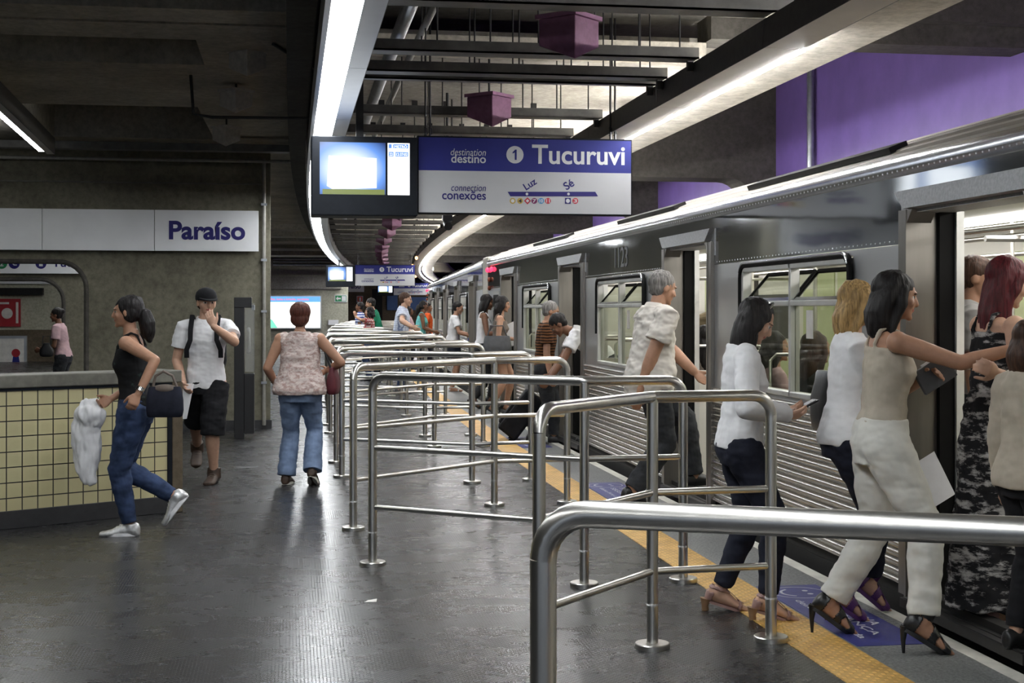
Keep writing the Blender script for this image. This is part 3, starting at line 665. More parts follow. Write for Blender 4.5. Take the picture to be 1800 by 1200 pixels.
# backlit advert
a, b = pY(470, 578, 59.7), pY(565, 519, 59.7)
t = thing('advert_lightbox', 'backlit white and blue advert lightbox on the far concrete wall', 'lightbox', (a.x, 59.8, a.z))
mb = MB(); mb.box(a.x-0.2, b.x, 59.75, 59.995, a.z, b.z); build('case', mb, 'fixture_grey', t, False)
emit('advert_white', (1.0, 1.0, 0.96), 1.5); emit('advert_blue', (0.10, 0.30, 0.75), 1.2); emit('advert_green', (0.15, 0.65, 0.40), 1.2); emit('advert_red', (0.85, 0.20, 0.18), 0.9)
mb = MB(); mb.box(a.x-0.15, b.x-0.05, 59.73, 59.75, a.z+0.05, b.z-0.05); build('poster', mb, 'advert_white', t, False)
mb = MB(); mb.box(a.x-0.15, b.x-0.05, 59.72, 59.73, b.z-0.28, b.z-0.05); build('sky_band', mb, 'advert_blue', t, False)
mb = MB(); mb.add([(a.x-0.15, 59.72, a.z+0.05), (a.x+0.42, 59.72, a.z+0.05), (a.x+0.2, 59.72, a.z+0.38), (a.x-0.15, 59.72, a.z+0.5)], [(0, 1, 2, 3)]); build('green_corner', mb, 'advert_green', t, False)
put_text('lettering', 'Pães, bolos e brioche, novidades', V(a.x+0.1, 59.71, b.z-0.22), EX, EZ, 1.6, 0.11, 'advert_red', t, 0.02)
a, b = pY(577, 571, 59.9), pY(595, 562, 59.9)
mb = MB(); mb.box(a.x, b.x, 59.85, 60, a.z, b.z); t = build('wall_plaque', mb, 'sign_white', None, False); tag(t, 'small pale plaque on the far wall behind the rails', 'plaque')
# distant posters and opening
def panel(px0, py0, px1, py1, Y, mat, name, label, cat, th=0.06):
    a, b = pY(px0, py1, Y), pY(px1, py0, Y); mb = MB(); mb.box(a.x, b.x, Y, Y+th, a.z, b.z); o = build(name, mb, mat, None, False); return tag(o, label, cat)
simple('poster_blue', (0.05, 0.12, 0.30), 0.5, 0, 0.1, 2)
panel(680, 517, 699, 545, 83.93, 'poster_blue', 'info_board', 'tall blue information board at the far platform end, left of the farthest sign', 'board')
panel(719, 522, 750, 545, 83.93, 'poster_blue', 'info_board', 'wide blue information board at the far end below the farthest sign', 'board')
panel(652, 508, 672, 600, 83.9, 'black_void', 'doorway_panel', 'dark doorway at the far end right of the brown wall', 'doorway')
panel(650, 497, 760, 600, 84, 'concrete_brown', 'end_partition', 'dim brown partition closing the far end of the platform', 'partition')
# posters behind the left opening
a, b = pY(-12, 574, 43.9), pY(36, 525, 43.9)
simple('poster_red', (0.38, 0.02, 0.03), 0.5, 0, 0.1, 2)
t = thing('wall_poster', 'red poster with a pale round emblem on the wall behind the opening', 'poster', (a.x, 43.9, a.z))
mb = MB(); mb.box(a.x, b.x, 43.9, 43.96, a.z, b.z); build('sheet', mb, 'poster_red', t, False)
mb = MB(); mb.disc((b.x-0.38, 43.895, (a.z+b.z)/2-0.02), EX, EZ, 0.16); build('emblem', mb, 'poster_paper', t, False)
mb = MB(); mb.box(a.x+0.1, a.x+0.45, 43.895, 43.9, b.z-0.16, b.z-0.1); mb.box(b.x-0.13, b.x-0.06, 43.895, 43.9, a.z+0.1, b.z-0.1); build('print_lines', mb, 'poster_paper', t, False)
a, b = pY(-14, 655, 43.0), pY(47, 590, 43.0)
t = thing('wall_poster', 'framed white poster with a sketched figure below the red poster', 'poster', (a.x, 43.0, a.z))
mb = MB(); mb.box(a.x, b.x, 43.0, 43.1, a.z, b.z); build('frame', mb, 'fixture_grey', t, False)
mb = MB(); mb.box(a.x+0.08, b.x-0.08, 42.99, 43.0, a.z+0.05, b.z-0.08); build('sheet', mb, 'poster_paper', t, False)
c = V(b.x-0.30, 42.985, a.z+0.35); mb = MB(); mb.add([c+V(-0.14, 0, -0.3), c+V(0.14, 0, -0.3), c+V(0.08, 0, 0.12), c+V(-0.08, 0, 0.12)], [(0, 1, 2, 3)]); build('figure_body', mb, 'sign_blue', t, False)
mb = MB(); mb.disc(c+V(0, -0.002, 0.22), EX, EZ, 0.12); build('figure_head', mb, 'poster_red', t, False)
mb = MB(); mb.box(43.0*0+a.x, b.x+1.6, 43.2, 43.98, 0, pY(20, 580, 43.2).z); tag(build('counter_block', mb, 'concrete_brown', None, False), 'low brown block carrying the framed poster behind the opening', 'counter')
a, b = pY(-40, 518, 43.8), pY(76, 506, 43.8); mb = MB(); mb.box(a.x, b.x, 43.7, 43.95, a.z, b.z); tag(build('wall_beam', mb, 'black_void', None, False), 'black beam above the red poster behind the opening', 'beam')
# ------------------------------------------------------------------ phone totem
a, b = gp(411, 772), gp(447, 770)
c = (a+b)/2; hw = (b.x-a.x)/2
t = thing('phone_booth', 'tall black payphone post with clear side hood against the concrete wall', 'payphone', (c.x, c.y+0.1, 0))
mb = MB(); mb.box(-hw, 0.0, -0.1, 0.12, 0.0, 1.60); build('post', mb, 'black_plastic', t, False, True, 0.006)
mb = MB(); mb.box(-hw, hw-0.03, -0.11, 0.13, 1.53, 1.65); build('top_cap', mb, 'black_plastic', t, False, True, 0.006)
mb = MB(); mb.box(0.0, hw, -0.1, 0.12, 0.06, 0.76); build('lower_case', mb, 'black_plastic', t, False, True, 0.006)
mb = MB(); mb.box(0.01, hw, -0.1, -0.09, 0.78, 1.58); mb.box(hw-0.008, hw, -0.1, 0.12, 0.78, 1.58); build('side_hood', mb, 'clear_acrylic', t, False, True)
mb = MB(); mb.tube([(0.05, -0.02, 1.02), (0.06, -0.05, 1.06), (0.06, -0.06, 1.16), (0.06, -0.05, 1.24), (0.05, -0.02, 1.28)], [0.022, 0.016, 0.013, 0.016, 0.022], 10, True); build('handset', mb, 'poster_paper', t, True, True)
mb = MB(); mb.box(hw-0.03, hw+0.008, -0.1, -0.05, 1.50, 1.56); build('bracket', mb, 'fixture_grey', t, False, True)
# ------------------------------------------------------------------ queue rails
def rail(L, M, R, lab, group=None, hi=True):
    L, M, R = (Vector((*p, 0)) for p in (L, M, R)); H = 1.115-0.0; rb = 0.09
    t = thing('queue_rail', lab, 'railing', (L.x, L.y, 0), 0, group)
    d1 = (M-L).normalized(); d2 = (R-M).normalized(); r = 0.0265
    def bend(P, d, sgn):
        return [P+V(0, 0, H-rb)+d*(rb-rb*math.cos(a))*1.0+V(0, 0, rb*math.sin(a)) for a in [PI/2*k/6 for k in range(7)]]
    n = 16 if hi else 10
    left = bend(L, d1, 1); right = bend(R, -d2, 1)
    mb = MB(); mb.tube(left+[M+V(0, 0, H)-d1*0.02, M+V(0, 0, H), M+V(0, 0, H)+d2*0.02]+list(reversed(right)), r, n); build('top_rail', mb, 'rail_steel', t)
    for P, top in ((L, H-rb), (M, H-0.01), (R, H-rb)):
        mb = MB(); mb.tube([P+V(0, 0, 0.0), P+V(0, 0, top)], r*0.98, n); p = build('post', mb, 'rail_steel', t)
        mb = MB(); mb.rings([[P+V(rr*math.cos(a), rr*math.sin(a), z) for a in [2*PI*k/24 for k in range(24)]] for rr, z in ((0.078, 0.0), (0.078, 0.02), (0.074, 0.024), (0.03, 0.024))]); build('base_flange', mb, 'rail_steel', p if False else t)
        if hi:
            mb = MB(); mb.tube([P+V(0, 0, 0.19), P+V(0, 0, 0.198)], r*1.06, n); build('joint_ring', mb, 'white_ring', t)
    for z in (0.69, 0.34):
        mb = MB(); mb.tube([L+V(0, 0, z), M+V(0, 0, z), R+V(0, 0, z)], 0.0165, 12 if hi else 8); build('cross_rail', mb, 'rail_steel', t)
    return t
rail((0.478, 2.67), (1.58, 2.16), (2.12, 2.14), 'nearest steel queue rail, its top tube filling the lower right')
rail((0.954, 5.42), (1.593, 6.148), (2.16, 6.2), 'second steel queue rail, kinked, beside the woman in pink sandals')
rail((0.483, 8.40), (1.583, 7.58), (2.152, 7.63), 'third steel queue rail, long straight front one with its left post on open floor')
rail((0.43, 9.77), (1.552, 10.80), (2.13, 10.85), 'fourth steel queue rail, sloping up behind the long straight one')
rail((0.464, 12.85), (1.565, 12.245), (2.1, 12.34), 'fifth steel queue rail, level one behind the sloping fourth')
rail((0.452, 14.07), (1.565, 15.50), (2.107, 15.53), 'sixth steel queue rail, right of the woman in faded jeans')
def Wp(l, s): p = W(l, s, 0); return (p.x, p.y)
for k in range(3, 11):
    s = 12.3+4.62*(k-2); s_ = 15.55+4.62*(k-2)
    rail(Wp(0.46, s+0.55), Wp(1.565, s-0.05), Wp(2.12, s), 'steel queue rail of the far stack receding along the platform', 'far queue rails', False)
    if k < 10: rail(Wp(0.45, s_-1.45), Wp(1.565, s_-0.02), Wp(2.12, s_), 'steel queue rail of the far stack receding along the platform', 'far queue rails', False)
# floor stickers
def sticker(x0, x1, y0, y1, lab, full):
    t = thing('floor_sticker', lab, 'sticker', (x0, y0, 0))
    mb = MB(); mb.box(x0, x1, y0, y1, 0.0, 0.0025); build('sheet', mb, 'sticker_blue', t, False)
    wdt = x1-x0; z = 0.0032; cx = (x0+x1)/2; cy = y1-0.20; r = min(0.16, wdt*0.44)
    def ringm(nm, c, r0, r1, a0, a1, n=30):
        mb = MB(); vs = []; fs = []
        for i in range(n+1):
            a = a0+(a1-a0)*i/n; vs += [c+V(math.cos(a)*r0, math.sin(a)*r0, 0), c+V(math.cos(a)*r1, math.sin(a)*r1, 0)]
            if i: fs.append((2*i-2, 2*i-1, 2*i+1, 2*i))
        mb.add(vs, fs); build(nm, mb, 'letter_white', t, False)
    c = V(cx, cy, z); ringm('smile_outline', c, r-0.008, r, 0, 2*PI); ringm('smile_mouth', c, r*0.58, r*0.68, PI*0.65, PI*1.35)
    for k in (-1, 1):
        mb = MB(); mb.disc(c+V(r*0.32, k*r*0.28, 0), EX, EY, 0.016); build('smile_eye', mb, 'letter_white', t, False)
    ln = y1-y0
    for body, fx, hh, f0, f1 in (('PARA SUA', 0.70, 0.16, 0.30, 0.72), ('SEGURANÇA', 0.45, 0.16, 0.30, 0.86), ('deixe livre a saída', 0.22, 0.11, 0.28, 0.90)):
        put_text('lettering', body, V(x0+wdt*fx, y1-ln*f0, z), V(0, -1, 0), EX, ln*(f1-f0), wdt*hh, 'letter_white', t, 0.01)
    return t
sticker(2.50, 2.84, 6.03, 7.42, 'blue floor sticker with a white smile under the black heeled sandals', True)
q0, q1 = gp(1010, 842), gp(1100, 868)
sticker(2.50, 2.84, 10.75, 12.1, 'blue floor sticker at the feet of the grey-haired man in white shirt', True)
sticker(2.50, 2.84, 15.3, 16.6, 'blue floor sticker beside the black suitcase', True)
# little things on the floor
q = gp(651, 1057); mb = MB(); mb.add([q+V(-0.03, -0.012, 0.002), q+V(0.03, -0.02, 0.003), q+V(0.035, 0.012, 0.012), q+V(-0.01, 0.02, 0.004), q+V(-0.03, -0.012, 0.001), q+V(0.03, -0.02, 0.001), q+V(0.035, 0.012, 0.0105), q+V(-0.01, 0.02, 0.001)], [(0, 1, 2, 3), (4, 7, 6, 5), (0, 4, 5, 1), (1, 5, 6, 2), (2, 6, 7, 3), (3, 7, 4, 0)])
tag(build('paper_scrap', mb, 'poster_paper', None, False), 'tiny white paper scrap on the dark rubber floor', 'paper')
q = gp(433, 821); t = thing('floor_hatch', 'small rectangular floor hatch by the payphone', 'hatch', (q.x, q.y, 0))
mb = MB(); mb.box(-0.11, 0.11, -0.06, 0.06, 0, 0.002); build('plate', mb, 'tile_plinth', t, False, True); mb = MB(); mb.box(-0.118, 0.118, -0.068, -0.06, 0, 0.003); mb.box(-0.118, 0.118, 0.06, 0.068, 0, 0.003); build('frame', mb, 'tray_metal', t, False, True)
# ================================================================== TRAIN
def make_car():
    t = thing('train_car', 'long stainless steel metro car with open doors standing at the platform', 'train', (3.06, 0, 0))
    Y0, Y1, XW = -0.6, 22.0, 3.1
    D = [1.515, 6.085, 10.705, 15.285, 19.795]; HF, HO = 0.685, 0.60
    def P(nm, mb, mat, parent=t, smooth=False, bev=0.0): return build(nm, mb, mat, parent, smooth, True, bev)
    bays = []; e = Y0
    for d in D: bays.append((e, d-HO)); e = d+HO
    bays.append((e, Y1))
    WH = 0.965
    # ribbed lower skin, one skin per bay
    for a, b in bays:
        prof = [(0.06, 0.11)]; z = 0.11
        while z < 0.92:
            prof += [(0.0, z), (-0.012, z+0.004), (-0.020, z+0.012), (-0.022, z+0.020), (-0.020, z+0.028), (-0.012, z+0.036), (0.0, z+0.040)]; z += 0.0466
        prof += [(0.0, 0.935), (0.06, 0.935)]
        mb = MB(); R = [[V(x, y, z) for x, z in prof] for y in (a, b)]; mb.rings(R); P('ribbed_panel', mb, 'steel_ribbed', smooth=True)
    wins = [(a+b)/2 for a, b in bays[1:-1]]
    for i, (a, b) in enumerate(bays):
        if 0 < i < len(bays)-1:
            c = wins[i-1]; bx = [(a, c-WH, 0.935, 1.83), (c+WH, b, 0.935, 1.83), (c-WH, c+WH, 0.935, 0.965), (c-WH, c+WH, 1.80, 1.83)]
        else: bx = [(a, b, 0.935, 1.83)]
        for y0, y1, za, zb in bx: mb = MB(); mb.box(0, 0.06, y0, y1, za, zb); P('side_panel', mb, 'steel_side')
    for a, b in bays: mb = MB(); mb.box(0, 0.06, a, b, 1.834, 2.04); P('upper_band', mb, 'steel_band')
    mb = MB(); mb.box(0, 0.06, Y0, Y1, 2.04, 2.176); P('upper_band', mb, 'steel_band')
    mb = MB(); ev = [(0.0, 2.18), (-0.012, 2.20), (-0.016, 2.235), (-0.008, 2.262), (0.02, 2.285), (0.06, 2.285), (0.06, 2.18)]
    mb.rings([[V(x, y, z) for x, z in ev] for y in (Y0, Y1)]); P('eave_strip', mb, 'steel_eave', smooth=True)
    mb = MB(); rf = [(0.02, 2.285), (0.03, 2.30), (0.10, 2.335), (0.105, 2.345), (0.20, 2.385), (0.205, 2.395), (0.32, 2.43), (0.325, 2.44), (0.50, 2.475), (0.9, 2.53), (1.55, 2.56)]
    rf += [(XW-x, z) for x, z in reversed(rf[:-1])]+[(XW-0.1, 2.28), (0.1, 2.28)]
    mb.rings([[V(x, y, z) for x, z in rf] for y in (Y0, Y1)]); P('roof', mb, 'roof_grey')
    mb = MB(); mb.box(0.02, XW-0.02, Y0, Y1, -0.25, 0.05); mb.box(0.03, 0.1, Y0, Y1, -1.1, 0.11); P('underframe', mb, 'under_black')
    mb = MB()
    for z in (2.205, 1.85):
        y = Y0+0.05
        while y < Y1:
            if z > 2 or not any(abs(y-d) < HF+0.02 for d in D): mb.ell((-0.012 if z > 2 else 0.0, y, z), (0.004, 0.0055, 0.0055), None, 5, 3)
            y += 0.06
    tag(P('rivets', mb, 'steel_side', smooth=True), kind='stuff')
    for y0, y1 in ((7.1, 9.45), (11.35, 13.4), (16.0, 18.2), (2.6, 4.9)):
        mb = MB(); mb.obox((0.115, (y0+y1)/2, 2.36), V(0.05, 0, 0.02), V(0, (y1-y0)/2, 0), V(-0.006, 0, 0.016)); P('roof_vent', mb, 'dark_metal')
    # doors
    for d in D:
        for s in (-1, 1):
            mb = MB()
            ya, yb = sorted((d+s*(HF+0.01), d+s*HO)); mb.box(-0.03, 0.0, ya, yb, 0.08, 2.0); mb.box(-0.03, 0.02, d+s*HO-0.002, d+s*HO+0.002, 0.08, 2.0)
            ya, yb = sorted((d+s*(HO+0.02), d+s*(HO-0.004))); mb.box(-0.035, 0.13, ya, yb, 0.06, 2.0)
            R = [[V(-0.03, d+s*HO, 2.0), V(-0.03, d+s*(HO-0.07), 2.0), V(-0.03, d+s*HO, 1.93)], [V(0.10, d+s*HO, 2.0), V(0.10, d+s*(HO-0.07), 2.0), V(0.10, d+s*HO, 1.93)]]; mb.rings(R)
            fr = P('door_jamb', mb, 'door_frame_steel', bev=0.008)
        mb = MB(); a, b = d-HF-0.03, d+HF+0.03
        R = [[V(-0.005, y0, 2.10), V(-0.045, y0+(d-y0)*0.0, 2.095), V(-0.05, y1, 2.005), V(0.06, y1, 1.995), V(0.06, y0, 2.10)] for y0, y1 in ((a, d-HO+0.0), (b, d+HO-0.0))]
        mb.rings(R); P('header_flange', mb, 'flange_grey', fr)
        mb = MB(); mb.box(-0.005, 0.0, a, d-HO, 1.9, 2.095); mb.box(-0.005, 0, d+HO, b, 1.9, 2.095); mb.box(0.0, 0.2, d-HO, d+HO, 1.985, 2.05); P('corner_plate', mb, 'flange_grey', fr)
        for s in (-1, 1):
            ya, yb = sorted((d+s*HO, d+s*(HO-0.035))); mb = MB(); mb.box(0.13, 0.21, ya, yb, 0.06, 2.0); P('gasket', mb, 'rubber_black', fr)
            ya, yb = sorted((d+s*(HO+0.05), d+s*(HO-0.055))); mb = MB(); mb.box(0.21, 0.25, ya, yb, 0.07, 1.99); P('door_leaf', mb, 'alloy', fr)
        mb = MB(); mb.box(-0.065, 0.25, d-HO, d+HO, 0.03, 0.075)
        for k in range(6): mb.box(-0.06+k*0.05, -0.035+k*0.05, d-HO+.02, d+HO-.02, 0.075, 0.08)
        P('sill_plate', mb, 'dark_metal')
    # windows
    for c in wins:
        z0, z1 = 0.965, 1.79; a, b = c-WH+0.02, c+WH-0.02; zt = 1.525
        mb = MB(); mb.box(-0.02, 0.045, a, a+0.035, z0, z1); mb.box(-0.02, 0.045, b-0.035, b, z0, z1); mb.box(-0.02, 0.045, a, b, z0, z0+0.035); mb.box(-0.02, 0.045, a, b, z1-0.035, z1)
        mb.box(-0.02, 0.045, c-0.016, c+0.016, z0, z1); mb.box(-0.02, 0.045, a, b, zt, zt+0.035)
        w = P('window', mb, 'alloy', bev=0.006)
        rr = 0.09; pts = [V(-0.015, a-0.012, z0+0.3), V(-0.015, a-0.012, z1-rr+0.015)]
        pts += [V(-0.015, a-0.012+rr-rr*math.cos(q), z1-rr+0.015+rr*math.sin(q)) for q in [PI/2*k/5 for k in range(1, 6)]]
        pts += [V(-0.015, b+0.012-rr+rr*math.sin(q), z1-rr+0.015+rr*math.cos(q)) for q in [PI/2*k/5 for k in range(0, 6)]]+[V(-0.015, b+0.012, z0+0.3)]
        mb = MB(); mb.tube(pts, 0.022, 8); build('hood', mb, 'rubber_black', w, True, True)
        mb = MB(); mb.tube([p+V(-0.014, 0, 0.012) for p in pts[2:-2]], 0.009, 8); build('hood_trim', mb, 'steel_eave', w, True, True)
        for y0, y1 in ((a+0.035, c-0.016), (c+0.016, b-0.035)):
            mb = MB(); mb.box(0.012, 0.018, y0, y1, z0+0.035, zt); P('lower_pane', mb, 'window_glass', w)
            mb = MB(); A_ = V(0.01, 0, zt+0.04); B_ = V(0.16, 0, z1-0.05); dz = (B_-A_); nn = V(dz.z, 0, -dz.x).normalized()
            mid = (A_+B_)/2+V(0, (y0+y1)/2, 0); mb.obox(mid, dz/2, V(0, (y1-y0)/2-0.02, 0), nn*0.003); P('hopper_pane', mb, 'window_glass', w)
            mb = MB()
            mb.obox(A_+V(0, (y0+y1)/2, 0), dz.normalized()*0.014, V(0, (y1-y0)/2-0.006, 0), nn*0.008); P('hopper_sill', mb, 'steel_eave', w)
            mb = MB(); mb.obox(B_+V(0, (y0+y1)/2, 0), dz.normalized()*0.012, V(0, (y1-y0)/2-0.006, 0), nn*0.008)
            for yy in (y0+0.014, y1-0.014): mb.obox((A_+B_)/2+V(0, yy, 0), dz/2, V(0, 0.010, 0), nn*0.008)
            P('hopper_frame', mb, 'rubber_black', w)
        mb = MB(); mb.box(0.009, 0.0115, c-0.33, c-0.22, 1.33, 1.50); P('notice', mb, 'poster_paper', w)
    # small end window
    mb = MB()
    for (a, b) in ((20.75, 21.35),): mb.box(-0.012, 0.0, a, b, 1.0, 1.78)
    w = P('end_window', mb, 'alloy'); mb = MB(); mb.box(-0.015, -0.012, 20.8, 21.3, 1.05, 1.5); mb.box(-0.015, -0.012, 20.8, 21.3, 1.55, 1.73); P('pane', mb, 'rubber_black', w)
    for y, z, m in ((21.9, 2.125, 'lamp_red'), (21.45, 2.125, 'lamp_red'), (21.7, 1.97, 'amber_off'), (21.7, 1.84, 'amber_off')):
        mb = MB(); mb.ell((-0.02, y, z), (0.03, 0.055, 0.038)); P('signal_lamp', mb, m, smooth=True)
    # inside
    mb = MB(); mb.box(0.05, XW-0.05, Y0, Y1, 0.05, 0.07); P('car_floor', mb, 'car_floor')
    mb = MB(); mb.box(0.25, XW-0.05, Y0, Y1, 2.2, 2.25); mb.box(0.07, 0.25, Y0, Y1, 2.1, 2.12); P('car_ceiling', mb, 'car_cream')
    for x in (0.8, 2.2):
        mb = MB(); mb.box(x-0.11, x+0.11, Y0+0.3, Y1-0.3, 2.165, 2.19); P('light_strip', mb, 'lamp_car')
    mb = MB(); mb.box(XW-0.06, XW, Y0, Y1, 0.07, 2.2); mb.box(0.07, XW-0.05, Y0, Y0+0.05, 0.07, 2.2); mb.box(0.07, XW-0.05, Y1-0.05, Y1, 0.07, 2.2); P('far_side', mb, 'car_cream')
    mb = MB()
    for d in D:
        mb.box(XW-0.075, XW-0.06, d-0.6, d-0.05, 0.1, 2.0); mb.box(XW-0.075, XW-0.06, d+0.05, d+0.6, 0.1, 2.0)
    P('far_door', mb, 'car_wall')
    mb = MB()
    for a, b in bays[1:-1]: mb.box(XW-0.07, XW-0.06, a+0.9, b-0.9, 1.15, 1.7)
    P('far_window', mb, 'black_plastic')
    mb = MB()
    for a, b in bays[1:-1]: mb.box(XW-0.066, XW-0.06, a+0.15, b-0.15, 0.1, 0.9); mb.box(XW-0.065, XW-0.06, a+0.1, a+0.45, 0.95, 1.75); mb.box(XW-0.065, XW-0.06, b-0.45, b-0.1, 0.95, 1.75)
    P('far_lining', mb, 'car_wall')
    for (a, b) in bays[1:-1]:
        for y in (a+0.14, b-0.14):
            mb = MB(); mb.tube([(0.75, y, 0.07), (0.75, y, 2.2)], 0.016, 10); P('grab_pole', mb, 'rail_steel', smooth=True)
            mb = MB(); mb.box(0.07, 0.72, y-0.015, y+0.015, 0.1, 1.0); P('screen_panel', mb, 'car_cream')
            mb = MB(); mb.tube([(2.3, y, 0.07), (2.3, y, 2.2)], 0.016, 10); P('grab_pole', mb, 'rail_steel', smooth=True)
        for y, s in ((a+0.55, 1), (b-0.55, -1), ((a+b)/2+0.55, -1)):
            mb = MB(); mb.box(0.12, 0.95, y-0.22, y+0.22, 0.42, 0.48); mb.box(0.12, 0.95, y-s*0.25-0.02, y-s*0.25+0.02, 0.42, 0.95); mb.box(0.2, 0.9, y-0.15, y+0.15, 0.07, 0.42); P('seat', mb, 'car_seat', bev=0.015)
            mb = MB(); yy = y-s*0.25; mb.tube([(0.14, yy, 0.9), (0.14, yy, 1.16), (0.18, yy, 1.2), (0.88, yy, 1.2), (0.92, yy, 1.16), (0.92, yy, 0.9)], 0.013, 8); P('seat_handle', mb, 'rail_steel', smooth=True)
    for x, z in ((0.62, 1.93), (1.55, 1.98), (2.45, 1.93)):
        mb = MB(); mb.tube([(x, Y0+0.2, z), (x, Y1-0.2, z)], 0.018, 10); P('ceiling_rail', mb, 'rail_steel', smooth=True)
    for d in D:
        mb = MB(); mb.tube([(0.4, d+0.62, 1.86), (2.8, d+0.62, 1.86)], 0.016, 8); P('ceiling_rail', mb, 'rail_steel', smooth=True)
    # posters inside, seen through the nearest door
    mb = MB(); mb.box(XW-0.085, XW-0.075, 6.75, 7.35, 1.55, 2.0); P('interior_poster', mb, 'poster_bluewhite')
    mb = MB(); mb.box(XW-0.085, XW-0.075, 5.72, 5.98, 1.05, 1.85); P('interior_notice', mb, 'poster_paper')
    for y0, hh in ((5.78, 1.75), (5.78, 1.68), (5.78, 1.1)):
        mb = MB(); mb.box(XW-0.088, XW-0.085, y0, y0+0.15, hh, hh+0.02); P('notice_line', mb, 'icon_red')
    put_text('car_number', '1123', V(-0.004, 13.22, 1.90), V(0, -1, 0), EZ, 0.52, 0.19, 'letter_grey', t, 0.01, 0, True)
    return t
m, nt, b_ = new_mat('poster_bluewhite'); vv = nd(nt, 'ShaderNodeTexVoronoi'); vv.inputs['Scale'].default_value = 14; link(nt, coords(nt), vv.inputs['Vector']); link(nt, ramp(nt, vv.outputs['Distance'], (0.08, 0.15, 0.5), (0.75, 0.78, 0.85), 0.25, 0.5), b_.inputs['Base Color'])
car = make_car()
car['label'] = 'nearest stainless steel metro car, numbered 1123, with open doors along the platform'
car2 = copy_tree(car); s0 = 22.75
ang = -math.atan2(1.27, 22.55)
car2.rotation_euler.z = ang; car2.location = V(3.075, s0, 0)-Matrix.Rotation(ang, 3, 'Z') @ V(0, -0.6, 0)
car2['label'] = 'second metro car, beyond the cream gangway, turning away with the curve'
for ch in list(car2.children):
    if ch.name.startswith(('car_number', 'rivets')): bpy.data.objects.remove(ch)
mb = MB(); mb.box(3.055, 6.0, 22.01, 22.58, 0.12, 2.34); g = build('gangway', mb, 'bellows_cream', None, False, bev=0.03); tag(g, 'cream gangway bellows joining the two metro cars', 'gangway')
# ================================================================== PEOPLE
def skin(name, c): simple(name, c, 0.5, 0, 0.06, 30, 0.02, 0.4)
skin('skin_light', (0.56, 0.34, 0.235)); skin('skin_tan', (0.43, 0.235, 0.15)); skin('skin_brown', (0.20, 0.095, 0.055)); skin('skin_dark', (0.10, 0.05, 0.032))
simple('lips', (0.36, 0.11, 0.09), 0.4); simple('eye_dark', (0.03, 0.02, 0.016), 0.25); simple('brow', (0.05, 0.03, 0.02), 0.7); simple('eye_white', (0.6, 0.58, 0.54), 0.3)
def hairm(name, c): simple(name, c, 0.55, 0, 0.45, 16, 0.5, 0.3, (6, 6, 0.5))
hairm('hair_black', (0.010, 0.008, 0.008)); hairm('hair_brown', (0.055, 0.026, 0.015)); hairm('hair_red', (0.075, 0.006, 0.010)); hairm('hair_blond', (0.36, 0.23, 0.095)); hairm('hair_auburn', (0.085, 0.026, 0.016)); hairm('hair_grey', (0.20, 0.19, 0.18))
def cloth(name, c, var=0.1, sc=12, rough=0.85): simple(name, c, rough, 0, var, sc, 0.12, 0.2)
cloth('cloth_white', (0.78, 0.78, 0.79), 0.04); cloth('cloth_cream', (0.70, 0.66, 0.60), 0.05); cloth('cloth_beige', (0.46, 0.41, 0.33), 0.08); cloth('cloth_offwhite', (0.66, 0.65, 0.60), 0.05)
cloth('cloth_black', (0.012, 0.012, 0.014), 0.2); cloth('cloth_navy', (0.018, 0.02, 0.032), 0.3); cloth('denim_dark', (0.035, 0.055, 0.115), 0.35, 9); cloth('denim_faded', (0.19, 0.26, 0.40), 0.35, 6)
cloth('cloth_charcoal', (0.032, 0.034, 0.038), 0.3, 9); cloth('cloth_green', (0.015, 0.21, 0.115), 0.15); cloth('cloth_teal', (0.18, 0.55, 0.54), 0.15); cloth('cloth_orange', (0.75, 0.12, 0.03), 0.1)
cloth('cloth_tan', (0.16, 0.125, 0.075), 0.15); cloth('cloth_grey', (0.30, 0.29, 0.28), 0.1); cloth('cloth_pink', (0.58, 0.40, 0.42), 0.12); cloth('cloth_taupe', (0.17, 0.14, 0.12), 0.15)
simple('leather_black', (0.012, 0.012, 0.013), 0.35, 0, 0.2, 20, 0.1); simple('leather_brown', (0.042, 0.023, 0.013), 0.6, 0, 0.3, 18, 0.15); simple('leather_pink', (0.36, 0.215, 0.19), 0.5, 0, 0.1, 20); simple('leather_purple', (0.085, 0.025, 0.12), 0.4, 0, 0.2, 20)
simple('leather_grey', (0.06, 0.062, 0.068), 0.5, 0, 0.15, 14, 0.1); simple('wood_heel', (0.33, 0.19, 0.10), 0.5); simple('shoe_silver', (0.62, 0.62, 0.62), 0.35, 0.5, 0.2, 30); simple('shoe_white', (0.75, 0.75, 0.76), 0.5); simple('silver', (0.8, 0.8, 0.8), 0.15, 1.0); simple('paper_white', (0.82, 0.82, 0.84), 0.6, 0, 0.02); simple('cloth_blue', (0.04, 0.07, 0.40), 0.6); simple('cloth_darkred', (0.10, 0.012, 0.02), 0.6)
